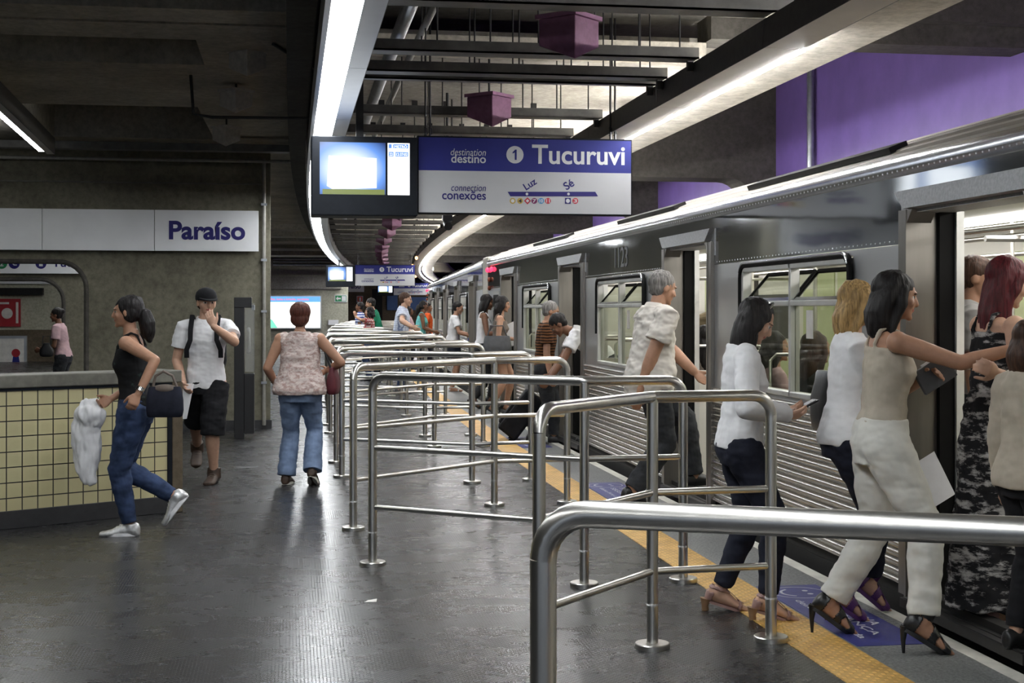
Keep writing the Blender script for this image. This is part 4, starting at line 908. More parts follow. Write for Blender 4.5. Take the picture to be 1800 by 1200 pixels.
def pattern(name, c0, c1, scale, kind='noise', p=(0.42, 0.55), st=(1, 1, 1)):
    m, nt, b = new_mat(name); vec = coords(nt, st)
    if kind == 'noise': f = noise_n(nt, vec, scale, 5, 0.7)
    elif kind == 'vor':
        v = nd(nt, 'ShaderNodeTexVoronoi'); v.inputs['Scale'].default_value = scale; link(nt, vec, v.inputs['Vector']); f = v.outputs['Distance']
    elif kind == 'stripes':
        v = nd(nt, 'ShaderNodeTexWave'); v.bands_direction = 'Z'; v.inputs['Scale'].default_value = scale; v.inputs['Distortion'].default_value = 1.5; link(nt, vec, v.inputs['Vector']); f = v.outputs['Fac']
    else:
        v = nd(nt, 'ShaderNodeTexWave'); v.bands_direction = 'Z'; v.inputs['Scale'].default_value = scale; link(nt, vec, v.inputs['Vector'])
        v2 = nd(nt, 'ShaderNodeTexWave'); v2.bands_direction = 'X'; v2.inputs['Scale'].default_value = scale; link(nt, vec, v2.inputs['Vector'])
        mm = nd(nt, 'ShaderNodeMath', operation='MINIMUM'); link(nt, v.outputs['Fac'], mm.inputs[0]); link(nt, v2.outputs['Fac'], mm.inputs[1]); f = mm.outputs[0]
    link(nt, ramp(nt, f, c0, c1, *p), b.inputs['Base Color']); b.inputs['Roughness'].default_value = 0.85; b.inputs['Specular IOR Level'].default_value = 0.2
pattern('lace_pattern', (0.40, 0.27, 0.24), (0.66, 0.57, 0.53), 26, 'noise', (0.40, 0.56), (1, 1, 2))
pattern('maxi_pattern', (0.014, 0.014, 0.016), (0.46, 0.45, 0.44), 11, 'noise', (0.50, 0.62), (0.8, 0.8, 2.2))
pattern('brown_pattern', (0.022, 0.010, 0.006), (0.17, 0.075, 0.03), 10, 'stripes', (0.35, 0.7))
pattern('check_pattern', (0.16, 0.20, 0.32), (0.66, 0.70, 0.78), 9, 'check', (0.02, 0.16))
pattern('plaid_pattern', (0.34, 0.06, 0.06), (0.66, 0.54, 0.52), 5, 'check', (0.1, 0.4))
pattern('bluewhite_pattern', (0.04, 0.08, 0.36), (0.70, 0.72, 0.78), 5, 'stripes', (0.4, 0.6))
pattern('tank_print', (0.010, 0.010, 0.011), (0.06, 0.11, 0.09), 9, 'noise', (0.55, 0.75))
pattern('dot_pattern', (0.012, 0.012, 0.013), (0.55, 0.55, 0.55), 22, 'vor', (0.0, 0.001))

def remesh(mb, vox, it=3):
    me = mb.mesh('raw'); fix_normals(me)
    ob = bpy.data.objects.new('raw', me)
    r = ob.modifiers.new('r', 'REMESH'); r.mode = 'VOXEL'; r.voxel_size = vox; r.use_smooth_shade = True
    if it:
        s = ob.modifiers.new('s', 'SMOOTH'); s.factor = 0.5; s.iterations = it
    out = eval_mesh(ob); bpy.data.objects.remove(ob); bpy.data.meshes.remove(me); return out
def wrinkle(me, amp, sc, seed=0, squash=(1, 1, 1)):
    me.update()
    nor = [v.normal.copy() for v in me.vertices]
    for v, n in zip(me.vertices, nor):
        p = v.co; q = Vector((p.x*sc*squash[0]+seed, p.y*sc*squash[1], p.z*sc*squash[2]))
        v.co = p+n*(noise.noise(q)*amp+noise.noise(q*2.3)*amp*0.4)
def put_mesh(name, me, mats, parent, fn=None):
    me.name = name; me.materials.clear()
    for m in mats: me.materials.append(MAT[m])
    n = len(me.polygons); me.polygons.foreach_set('use_smooth', [True]*n)
    if fn:
        for p in me.polygons: p.material_index = fn(p.center)
    else: me.polygons.foreach_set('material_index', [0]*n)
    ob = bpy.data.objects.new(name, me); COL.objects.link(ob); ob.parent = parent; return ob
def ik(a, b, l1, l2, hint):
    d = b-a; L = d.length; mx = (l1+l2)*0.998
    if L > mx: b = a+d*(mx/L); d = b-a; L = mx
    L = max(L, abs(l1-l2)+0.01)
    x = (l1*l1-l2*l2+L*L)/(2*L); h = math.sqrt(max(0, l1*l1-x*x)); u = d.normalized()
    p = hint-u*hint.dot(u); p = p.normalized() if p.length > 1e-5 else u.orthogonal().normalized()
    return a+u*x+p*h, b
def lerp(a, b, t): return a+(b-a)*t
def interp(tab, t):
    if t <= tab[0][0]: return tab[0][1:]
    for (a, b) in zip(tab, tab[1:]):
        if t <= b[0]:
            k = (t-a[0])/(b[0]-a[0]); k = k*k*(3-2*k) if False else k
            return tuple(lerp(x, y, k) for x, y in zip(a[1:], b[1:]))
    return tab[-1][1:]
TORSO_M = [(-.055, .078, .058, 0), (0, .093, .066, -.002), (.04, .090, .062, 0), (.10, .080, .056, .004), (.16, .086, .060, .004), (.21, .096, .063, .004), (.26, .098, .058, -.001), (.295, .088, .046, -.006), (.318, .055, .036, -.008), (.335, .034, .034, -.006)]
TORSO_F = [(-.055, .082, .060, 0), (0, .099, .070, -.004), (.04, .093, .062, -.002), (.10, .074, .052, .002), (.15, .076, .054, .004), (.195, .084, .066, .012), (.24, .084, .056, .004), (.285, .078, .044, -.005), (.310, .048, .033, -.008), (.330, .029, .030, -.006)]
def person(name, label, at, face, H=1.7, fem=False, skin='skin_tan', vox=0.008, lean=0, side=0, twist=0, hip=(0, 0, 0), drop=0.0, feet=None, hands=None, elbows=None,
           head=(0, 0), hair=('short', 'hair_black'), top=('tee', 'cloth_white'), bottom=('trousers', 'cloth_black'), shoes=('shoe', 'leather_black'), fat=1.0, curl=(0.6, 0.6), handdir=(None, None), sit=False, extra=None, z0=0.0, hnormal=(None, None), group=None, wide=1.0, ears=True):
    at = Vector(at); at.z = z0
    rz = face-PI/2
    root = thing('person', label, 'person', at, rz, group)
    Minv = Matrix.Rotation(-rz, 3, 'Z')
    def loc(p): return Minv @ (Vector(p)-at)
    root_loc = loc
    TS = TORSO_F if fem else TORSO_M
    lean = math.radians(lean); side = math.radians(side); twist = math.radians(twist)
    # feet
    fl = feet or [(-0.06*H, 0, 0, 0), (0.06*H, 0, 0, 0)]     # (x, y, toe yaw deg, pitch deg[, lift])
    FT = []
    for i, f in enumerate(fl):
        x, y, yw, pt = f[:4]; lift = f[4] if len(f) > 4 else 0.0
        yw = math.radians(yw); pt = math.radians(pt)
        fwd = V(math.sin(yw), math.cos(yw), 0); dirf = fwd*math.cos(pt)-EZ*math.sin(pt); upf = EZ*math.cos(pt)+fwd*math.sin(pt)
        az = 0.042*H*math.cos(pt)+0.085*H*math.sin(max(0, pt))+lift+(0.11*H*0 if pt >= 0 else 0.03*H*math.sin(-pt))
        if shoes[0] == 'heel': az += 0.012
        FT.append((V(x, y, az), dirf, upf, fwd))
    hipz = (0.525*H-drop)
    if not sit:
        # keep the legs reachable
        pass
    P0 = V(hip[0], hip[1], hipz)
    # spine
    N = 48; spine = []; p = P0-EZ*0.055*H; a = 0.0; hz = []
    tmin, tmax = -.055, .335; dt = (tmax-tmin)/N
    for i in range(N+1):
        t = tmin+dt*i; k = min(1, max(0, (t+0.02)/0.22)); k = k*k*(3-2*k); k = 0.35+0.65*k
        la, sa = lean*k, side*k; u = V(math.sin(sa), math.sin(la)*math.cos(sa), math.cos(la)*math.cos(sa)).normalized()
        tw = twist*max(0, min(1, (t-0.02)/0.2)); r = V(math.cos(tw), math.sin(tw), 0); r = (r-u*r.dot(u)).normalized(); f = u.cross(r).normalized()
        spine.append((t, p.copy(), r, f, u)); p = p+u*(dt*H)
    def sp(t):
        i = (t-tmin)/dt; i0 = max(0, min(N-1, int(i))); k = i-i0; A, B = spine[i0], spine[i0+1]
        return lerp(A[1], B[1], k), A[2], A[3], A[4]
    def ring(t, rx, ry, oy, n=26, e=0.9):
        c, r, f, u = sp(t); R = []
        for k in range(n):
            a = 2*PI*k/n; ca, sa = math.cos(a), math.sin(a)
            R.append(c+f*(oy*H)+r*(rx*H*math.copysign(abs(ca)**e, ca))+f*(ry*H*math.copysign(abs(sa)**e, sa)))
        return R
    lng = bottom[0] in ('trousers', 'jeans', 'flare')
    def torso(mb, t0, t1, addx=0.0, addy=0.0, flare=0.0, steps=16, tab=TS):
        R = []
        for i in range(steps+1):
            t = lerp(t0, t1, i/steps); rx, ry, oy = interp(tab, t)
            fk = flare*max(0, (0.16-t))/0.16
            bel = (fat-1)*max(0, 1-abs(t-0.07)/0.16)
            R.append(ring(t, (rx*(1+bel*0.8)+addx/H+fk)*wide, ry*(1+bel*1.5)+addy/H+fk*0.7, oy+bel*0.012))
        mb.rings(R)
    # shoulders, arms
    cS, rS, fS, uS = sp(0.285)
    sw = (0.098 if fem else 0.112)*H*wide
    hnd = hands or [None, None]
    ARM = []
    L1, L2 = 0.172*H, 0.150*H
    for i, sgn in enumerate((-1, 1)):
        S = cS+rS*(sgn*sw)-uS*(0.004*H)
        tgt = hnd[i]
        if tgt is None: tgt = S+V(sgn*0.055*H, 0.02*H, -0.315*H)
        elif isinstance(tgt, tuple) and len(tgt) == 4: tgt = root_loc(wp(*tgt[1:])) if tgt[0] == 'px' else V(*tgt[:3])
        else: tgt = V(*tgt)
        hint = V(*((elbows or [None, None])[i] or (sgn*0.35, -1, -0.4)))
        E, Wr = ik(S, tgt, L1, L2, hint); ARM.append((S, E, Wr))
    # legs
    LEG = []
    for i, sgn in enumerate((-1, 1)):
        c, r, f, u = sp(0.0)
        Hj = P0+r*(sgn*0.052*H)-EZ*0.005*H
        kn = V(0, 1, 0) if not FT[i][3].length else (FT[i][3]*0.7+V(0, 0.7, 0))
        K, A = ik(Hj, FT[i][0], 0.245*H, 0.245*H, kn)
        LEG.append((Hj, K, A, FT[i][1], FT[i][2]))
    # head frame
    nb, rN, fN, uN = sp(0.325)
    hp, hy = math.radians(head[0]), math.radians(head[1])
    hf = V(math.sin(-hy)*math.cos(hp), math.cos(hy)*math.cos(hp), -math.sin(hp)); hr = V(math.cos(hy), math.sin(hy), 0)
    hu = hr.cross(hf).normalized()
    nd_ = (uN*0.5+hu*0.5).normalized()
    C = nb+nd_*(0.045*H)+hu*(0.040*H)+hf*(0.010*H)
    hs = H*(1.0 if not fem else 0.985)
    def hp_(x, y, z): return C+hr*(x*hs)+hf*(y*hs)+hu*(z*hs)
    HF_ = (hr, hf, hu)
    def hell(mb, c, r, nu=18, nv=12): mb.ell(hp_(*c), [q*hs for q in r], HF_, nu, nv)
    # ---------------- body
    mb = MB()
    torso(mb, -.055, .25, -0.012, -0.012); torso(mb, .22, .335, -0.005, -0.004)
    mb.tube([nb-uN*0.03*H, nb+nd_*0.03*H, C-hu*0.035*H-hf*0.008*H], [0.036*H*(0.86 if fem else 1), 0.031*H*(0.86 if fem else 1), 0.031*H*(0.88 if fem else 1)], 14)
    hell(mb, (0, -.008, .012), (.0455, .057, .053)); hell(mb, (0, .014, -.012), (.038, .038, .050)); hell(mb, (0, .024, -.043), (.026, .024, .019))
    mb.tube([hp_(0, .046, .010), hp_(0, .0535, -.005), hp_(0, .0575, -.0165)], [.0055*hs, .0065*hs, .0085*hs], 10, True)
    hell(mb, (0, .046, .013), (.030, .008, .0065), 12, 8); hell(mb, (0, .0475, -.034), (.013, .0065, .0065), 12, 8); hell(mb, (0, .042, -.056), (.012, .010, .009), 12, 8)
    for s in (-1, 1):
        if hair[0] not in ('long', 'wavy', 'curly', 'bob'): hell(mb, (s*.0455, -.006, -.006), (.0045, .012, .017), 10, 8)
        hell(mb, (s*.025, .034, -.016), (.014, .012, .014), 10, 8)
    thin = 0.86 if fem else 1.0
    for i, (S, E, Wr) in enumerate(ARM):
        ft = 1+(fat-1)*0.6
        cov = -0.012 if top[0] in ('tee', 'long') else 0.0
        mb.ell(S, [0.036*H*thin*ft+cov]*3)
        mb.tube([S, lerp(S, E, .35), lerp(S, E, .75), E], [q*H*thin*ft+cov*k_ for q, k_ in zip((.033, .032, .0265, .0245), (1, .8, .2, 0))], 14, True)
        mb.tube([E, lerp(E, Wr, .25), lerp(E, Wr, .65), Wr], [q*H*thin*ft for q in (.0245, .0255, .021, .0165)], 14, True)
        hand(mb, H*(0.95 if fem else 1.0), E, Wr, -1 if i == 0 else 1, handdir[i], hnormal[i], curl[i])
    for i, (Hj, K, A, df, uf) in enumerate(LEG):
        ft = 1+(fat-1)*0.5
        mb.tube([Hj, lerp(Hj, K, .35), lerp(Hj, K, .75), K, lerp(K, A, .28), lerp(K, A, .7), A+uf*0.01*H, A-uf*0.012*H], [q*H*ft-sh_ for q, sh_ in zip((.060, .052, .041, .036, .036, .025, .0215, .023), (.012, .012, .010, .010, .010, .006, 0, 0) if lng else (.01, .01, .004, 0, 0, 0, 0, 0))], 16, True)
        foot(mb, H, A, df, uf, 0.0)
    me = remesh(mb, vox, 2 if vox < 0.0075 else 1)
    mats = [skin, 'lips', 'eye_white', 'eye_dark', 'brow']
    def paint(c):
        d = c-C; x, y, z = d.dot(hr)/hs, d.dot(hf)/hs, d.dot(hu)/hs
        if y < 0.028 or abs(x) > 0.04 or abs(z) > 0.06: return 0
        ax = abs(x)
        if ((ax-.018)/.0095)**2+((z-.0015)/.0042)**2 < 1: return 3 if abs(ax-.018) < .0042 else 2
        if .009 < ax < .028 and abs(z-.0125+(ax-.019)**2*8) < (.0013 if fem else .0019): return 4
        if (x/.0145)**2+((z+.0345)/.0052)**2 < 1: return 1
        return 0
    put_mesh('body', me, mats, root, paint)
    # ---------------- hair
    hk, hm = hair[0], hair[1]
    if hk != 'none':
        mb = MB()
        if hk == 'buzz': hell(mb, (0, -.012, .0175), (.0475, .0565, .050))
        else:
            hell(mb, (0, -.016, .020), (.0505, .0595, .053)); hell(mb, (0, -.028, -.008), (.044, .036, .038))
        down = (EZ*-1)
        back = -(uN.cross(rN)*-1); back = -fN
        if hk in ('long', 'wavy', 'curly', 'bob', 'pony'):
            hell(mb, (.031, -.022, -.006), (.0205, .028, .042)); hell(mb, (-.031, -.022, -.006), (.0205, .028, .042))
        if hk in ('long', 'wavy', 'curly'):
            ln = hair[2] if len(hair) > 2 else 0.2
            p0 = hp_(0, -.026, 0.0); pts = [p0]; n = 7
            for k in range(1, n+1):
                pts.append(hp_(0, -.030, 0)+V(0, 0, -1)*(ln*H*k/n)+back*(0.020*H*min(1, k/3)) - hu*0.0)
            vol = hair[3] if len(hair) > 3 else 1.0
            rr = [q*vol for q in (.048, .050, .050, .049, .047, .043, .036, .020)]
            mb.tube(pts, [q*H for q in rr], 18, True, (0.72, 1.06), back)
            for s in (-1, 1):
                mb.tube([hp_(s*.036, .004, .02), hp_(s*.043, .004, -.02), hp_(s*.043, -.004, -.055), hp_(s*.045, -.02, -.055)+V(0, 0, -ln*0.45*H)], [.018*H, .018*H, .016*H, .008*H], 10, True)
        if hk == 'bob': hell(mb, (0, -.030, -.020), (.053, .042, .046)); hell(mb, (0, -.016, .022), (.060, .066, .058))
        if hk == 'pony':
            mb.tube([hp_(0, -.050, .005), hp_(0, -.072, -.01), hp_(0, -.082, -.05), hp_(0, -.084, -.09), hp_(0, -.088, -.12)], [.020*H, .030*H, .034*H, .030*H, .014*H], 12, True)
        if hk == 'bun': hell(mb, (0, -.068, .025), (.026, .024, .024))
        me = remesh(mb, max(0.006, vox), 1)
        am = {'short': .006, 'curly': .018, 'wavy': .012, 'pony': .012, 'bob': .006}.get(hk, .009)
        wrinkle(me, am*H/1.7, 34 if hk in ('curly', 'short') else 26, 3.1, (1, 1, 0.35 if hk != 'curly' else 0.8))
        put_mesh('hair', me, [hm], root)
    # ---------------- top
    tk, tm = top[0], top[1]; topt = dict(hem=0.0, flare=0.0, add=0.012); topt.update(top[2] if len(top) > 2 else {})
    if tk != 'none':
        mb = MB(); ad = topt['add']
        tt = {'tank': 0.262, 'tube': 0.235}.get(tk, 0.322)
        torso(mb, topt['hem'], tt, ad, ad, topt['flare'])
        if tk == 'tank':
            for s in (-1, 1):
                pts = []
                for t, fy in ((.235, .85), (.270, .92), (.305, .55), (.318, -.1), (.305, -.75), (.265, -.92), (.235, -.85)):
                    c, r, f, u = sp(t); rx, ry, oy = interp(TS, t); pts.append(c+r*(s*0.045*H)+f*((oy+ry*fy)*H)+f*(0.004*(1 if fy > 0 else -1))+u*0.006)
                mb.tube(pts, 0.010, 8)
        ke = {'tee': 0.62, 'long': 1.0, 'sleeveless': 0.0, 'three': 1.0}.get(tk, -1)
        for i, (S, E, Wr) in enumerate(ARM):
            if ke < 0: continue
            o_ = cS+rS*((-1, 1)[i]*sw*0.55)+uS*0.004*H
            if ke == 0:
                mb.ell(lerp(o_, S, 0.6), [0.036*H]*3); continue
            q = 0.034*H*thin*(1+(fat-1)*0.6)+ad
            if ke < 1:
                e1 = lerp(S, E, ke); mb.tube([o_, S, lerp(S, E, ke*.5), e1], [q*0.95, q*0.98, q*0.98, q*1.02], 16)
            else:
                w1 = lerp(E, Wr, 0.96 if tk == 'long' else 0.55)
                mb.tube([o_, S, lerp(S, E, .5), E], [q, q*1.04, q*1.0, q*0.92], 16, True); mb.tube([E, lerp(E, w1, .5), w1], [q*0.92, q*0.86, q*0.70], 16, True)
        me = remesh(mb, max(0.0065, vox), 2)
        wrinkle(me, topt.get('wr', 0.007), 11, 5.2, (1, 1, 1.6))
        sh = put_mesh(topt.get('name', 'shirt'), me, [tm], root)
        if topt.get('collar'):
            mb = MB(); R = []
            c, r, f, u = sp(0.318)
            for (dz, k) in ((-0.004, 1.18), (0.022, 1.02), (0.018, 1.12), (-0.012, 1.42)):
                R.append([c+u*(dz*H)+r*(0.042*H*k*math.cos(a))+f*((0.040*H*k*math.sin(a))-0.004*H)-u*(0.018*H*max(0, math.sin(a))) for a in [2*PI*j/22 for j in range(22)]])
            mb.rings(R, False, False); cb = build('collar', mb, tm, sh, True, True)
            if topt.get('placket'):
                pass
    # ---------------- bottom
    bk, bmn = bottom[0], bottom[1]; bo = dict(waist=0.085, add=0.012, end=0.93, flare=0); bo.update(bottom[2] if len(bottom) > 2 else {})
    if bk != 'none':
        if topt['hem'] < 0.03 and tk != 'none' and bo['waist'] == 0.085: bo['waist'] = topt['hem']+0.035
        mb = MB(); ad = bo['add']
        if bk in ('trousers', 'shorts', 'jeans', 'flare'):
            torso(mb, -.06, bo['waist'], ad, ad)
            for i, (Hj, K, A, df, uf) in enumerate(LEG):
                if bk == 'shorts':
                    kk = bo.get('len', 0.05); e = lerp(K, A, kk); mb.tube([Hj, lerp(Hj, K, .35), lerp(Hj, K, .8), e], [(.062*H+ad), (.056*H+ad*1.6), (.050*H+ad*2), (.048*H+ad*2)], 18)
                else:
                    e = lerp(K, A, bo['end']); g = ad*0.9; fl_ = bo['flare']
                    mb.tube([Hj, lerp(Hj, K, .35), lerp(Hj, K, .75), K], [.061*H+ad, .053*H+ad, .043*H+g, .039*H+g], 18, True); mb.tube([lerp(K, e, -.04), lerp(K, e, .3), lerp(K, e, .7), e], [.038*H+g, .038*H+g+fl_*.3, .030*H+g+fl_*.7, .027*H+g+fl_], 18)
        elif bk in ('skirt', 'maxi'):
            R = []; n = 12
            c0, r0, f0, u0 = sp(bo['waist']); ctr = V((LEG[0][2].x+LEG[1][2].x)/2, (LEG[0][2].y+LEG[1][2].y)/2, 0)
            zb = bo.get('zb', 0.30*H)
            rx0, ry0, oy = interp(TS, bo['waist'])
            for k in range(n+1):
                q = k/n; c = lerp(c0, V(ctr.x, ctr.y, zb), q); hipb = math.sin(PI*min(1, q*2.2))*0.5 if q < .45 else 0
                rx = lerp(rx0*H+ad, bo.get('rx', .14*H), q)+0.035*H*max(0, hipb); ry = lerp(ry0*H+ad, bo.get('ry', .12*H), q)+0.03*H*max(0, hipb)
                R.append([V(c.x+rx*math.cos(a)*(1+0.06*q*math.sin(7*a)), c.y+ry*math.sin(a)*(1+0.06*q*math.sin(7*a)), c.z) for a in [2*PI*j/42 for j in range(42)]])
            mb.rings(R)
        me = remesh(mb, max(0.0065, vox), 2)
        wrinkle(me, bo.get('wr', 0.008), 10, 9.7, (1, 1, 1.8))
        put_mesh({'shorts': 'shorts', 'skirt': 'skirt', 'maxi': 'long_skirt', 'jeans': 'jeans', 'flare': 'jeans'}.get(bk, 'trousers'), me, [bmn], root)
    # ---------------- shoes
    sk, sm = shoes[0], shoes[1]
    if sk != 'none':
        for i, (Hj, K, A, df, uf) in enumerate(LEG):
            rr = df.cross(uf).normalized()
            def fp(x, y, z): return A+rr*(x*H)+df*(y*H)+uf*(z*H)
            if sk in ('shoe', 'boot', 'trainer'):
                mb = MB(); foot(mb, H, A, df, uf, 0.008, 1.06)
                if sk == 'boot': mb.tube([fp(0, -.002, -.02), fp(0, -.006, .035)], [.036*H, .034*H], 16)
                elif sk == 'trainer': mb.tube([fp(0, -.006, -.02), fp(0, -.008, .008)], [.030*H, .028*H], 16)
                me = remesh(mb, 0.007, 1); s_ = put_mesh('shoe', me, [sm], root)
                mb = MB(); n = 28
                out = [((.027 if math.sin(a) > 0 else .024)*math.cos(a)*1.12, .042+.081*math.sin(a)) for a in [2*PI*k/n for k in range(n)]]
                mb.rings([[fp(x, y, z) for x, y in out] for z in (-.046, -.030)]); build('sole', mb, shoes[2] if len(shoes) > 2 else 'rubber_black', s_, True, True)
                if sk in ('trainer', 'boot'):
                    mb = MB()
                    for k in range(5): y = .022+k*.014; mb.tube([fp(-.018, y, .006-.0075*k), fp(0, y+.003, .013-.0088*k), fp(.018, y, .006-.0075*k)], 0.004, 6)
                    build('laces', mb, shoes[3] if len(shoes) > 3 else 'shoe_white', s_, True, True)
            else:
                mb = MB(); n = 28
                out = [((.024 if math.sin(a) > 0 else .018)*math.cos(a), .036+.082*math.sin(a)) for a in [2*PI*k/n for k in range(n)]]
                R = []
                th = 0.012/H if sk == 'heel' else 0.006/H
                for z in (-.045-th, -.040): R.append([fp(x*1.05, y, z) for x, y in out])
                mb.rings(R); s_ = build('sandal', mb, sm, root, True, True)
                hb = fp(0, -.034, -.045); gz = 0.0 if z0 == 0 else 0.0
                if hb.z > 0.03:
                    mb = MB(); rr0 = (0.014 if sk == 'heel' else 0.022); mb.tube([hb+EZ*0.01, lerp(hb, V(hb.x, hb.y, 0), .5)-df*0.006, V(hb.x, hb.y, 0.0)-df*0.004], [rr0*1.4, rr0*0.8, rr0*(0.45 if sk == 'heel' else 0.8)], 12); build('heel', mb, shoes[2] if len(shoes) > 2 else sm, s_, True, True)
                def shell(name, mat, keep, add=0.005, vx=0.0055):
                    mb = MB(); foot(mb, H, A, df, uf, add)
                    mb.tube([fp(0, -.004, -.02), fp(0, -.006, .015), fp(0, -.006, .045)], [.031*H*0.86, .0265*H*0.9, .0255*H*0.9], 16)
                    me = remesh(mb, vx, 1)
                    import bmesh
                    bm = bmesh.new(); bm.from_mesh(me); kill = []
                    for f_ in bm.faces:
                        d = f_.calc_center_median()-A
                        if not keep(d.dot(rr)/H, d.dot(df)/H, d.dot(uf)/H): kill.append(f_)
                    bmesh.ops.delete(bm, geom=kill, context='FACES'); bm.to_mesh(me); bm.free()
                    so = put_mesh(name, me, [mat], s_); m_ = so.modifiers.new('solid', 'SOLIDIFY'); m_.thickness = 0.003; m_.offset = 1
                if sk == 'heel':
                    def keep(x, y, z):
                        if y < -.012 and z < .006: return True
                        if .008 < z < .030 and y < .04: return True
                        if z < -.002 and (abs(y-.060-x*.9) < .011 or abs(y-.060+x*.9) < .011) and z > -.042: return True
                        return z > -.042 and (.028 < y < .036 or .080 < y < .092)
                else:
                    def keep(x, y, z):
                        if y < -.020 and z < -.012: return True
                        if .000 < z < .010 and y < .03: return True
                        return z > -.042 and (abs(x) < .004 and .0 < y < .085 or .066 < y < .078)
                shell('straps', sm, keep)
                continue
                straps = [((.030, .072, -.044), (.020, .070, -.020), (0, .068, -.012), (-.020, .070, -.020), (-.030, .072, -.044)), ((.029, .048, -.044), (.021, .040, -.008), (0, .034, .004), (-.021, .040, -.008), (-.029, .048, -.044)), ((.022, -.01, .0), (.0, .028, .012), (-.022, -.01, .0), (0, -.03, .0), (.022, -.01, .0))]
                if sk == 'heel': straps += [((.028, .056, -.044), (0, .052, -.004), (-.028, .070, -.040)), ((-.028, .056, -.044), (0, .052, -.004), (.028, .070, -.040)), ((.022, -.012, .012), (.0, .026, .020), (-.022, -.012, .012), (0, -.03, .010), (.022, -.012, .012))]
                for st in straps:
                    mb.tube([fp(*q) for q in st], 0.0075 if sk == 'heel' else 0.005, 8, False, (1.0, 1.0))
                if sk == 'heel': mb.ell(fp(0, -.026, -.022), (0.034, 0.022, 0.036), (rr, df, uf), 14, 8)
                build('straps', mb, sm, s_, True, True)
    J = dict(root=root, loc=loc, sp=sp, ARM=ARM, LEG=LEG, hp=hp_, HF=HF_, H=H, C=C, hs=hs, at=at, rz=rz, Rm=Matrix.Rotation(rz, 3, 'Z'), vox=vox)
    return J
def foot(mb, H, A, df, uf, add, k=1.0):
    rr = df.cross(uf).normalized(); R = []
    for y, hw, z0, z1 in ((-.040, .006, -.036, -.012), (-.034, .017, -.042, .004), (-.015, .021, -.043, .012), (.010, .021, -.042, .010), (.040, .024, -.042, -.004), (.070, .028, -.043, -.019), (.095, .026, -.043, -.026), (.108, .022, -.042, -.028), (.116, .011, -.040, -.031)):
        c = A+df*(y*H*k); zc = (z0+z1)/2*H; hz = (z1-z0)/2*H+add; hx = hw*H+add
        R.append([c+uf*zc+rr*(hx*math.cos(a))+uf*(hz*math.sin(a)) for a in [2*PI*j/16 for j in range(16)]])
    mb.rings(R)
def hand(mb, H, E, Wr, sgn, hd=None, hn=None, curl=0.6):
    """palm, four fingers of unequal length, thumb on the side; sgn -1 left, +1 right"""
    d = (Vector(hd) if hd is not None else (Wr-E)).normalized()
    n = Vector(hn) if hn is not None else V(-sgn, 0.25, 0)
    n = (n-d*n.dot(d)); n = n.normalized() if n.length > 1e-4 else d.orthogonal().normalized()   # palm normal
    s = d.cross(n)*(sgn)            # toward the thumb
    s = s.normalized(); L = H/1.72
    R = []
    for y, w_, t_ in ((-.004, .020, .017), (.022, .030, .016), (.055, .040, .0145), (.082, .042, .0125), (.092, .036, .010)):
        c = Wr+d*(y*L); R.append([c+s*(w_*L*math.cos(a))+n*(t_*L*math.sin(a)) for a in [2*PI*k/16 for k in range(16)]])
    mb.rings(R)
    for x, ln, r in ((.030, .072, .0088), (.0105, .080, .0092), (-.010, .074, .0088), (-.029, .058, .0078)):
        b = Wr+d*(.080*L)+s*(x*L); pts = [b]; a = curl*0.35; p = b; fan = s*(x*1.6)
        for k, fr in enumerate((.45, .30, .25)):
            a += curl*(0.55 if k else 0.2); v = (d*math.cos(a)+n*math.sin(a)+fan).normalized(); p = p+v*(ln*fr*L); pts.append(p)
        mb.tube(pts, [r*L*1.05, r*L, r*L*.95, r*L*.85], 10, True)
    b = Wr+d*(.022*L)+s*(.024*L); q = (d*0.75+s*0.65+n*0.25).normalized(); p1 = b+q*(.040*L); q2 = (d*0.92+s*0.25+n*(0.2+curl*0.4)).normalized(); p2 = p1+q2*(.032*L); p3 = p2+(q2+n*curl*0.3).normalized()*(.024*L)
    mb.tube([b, p1, p2, p3], [.0145*L, .0115*L, .0100*L, .0085*L], 10, True)
FR = math.atan2(-SY, CY)          # picture right, as a direction on the floor
FLT = FR+PI; AWAY = FR+PI/2; TOWARD = FR-PI/2
def pxfeet(root_at, face, items):
    """ankles given by where they stand in the picture: (px, py, toe yaw, pitch[, lift])"""
    Mi = Matrix.Rotation(-(face-PI/2), 3, 'Z'); out = []
    for it in items:
        p = Mi @ (gp(it[0], it[1])-Vector((root_at[0], root_at[1], 0))); out.append((p.x, p.y)+tuple(it[2:]))
    return out
def world(J, p): return J['at']+J['Rm'] @ Vector(p)
def wrist(J, i): return world(J, J['ARM'][i][2])
def hdir(J, i): S, E, Wr = J['ARM'][i]; return (J['Rm'] @ (Wr-E)).normalized()
def xy(v): return (v.x, v.y, 0)
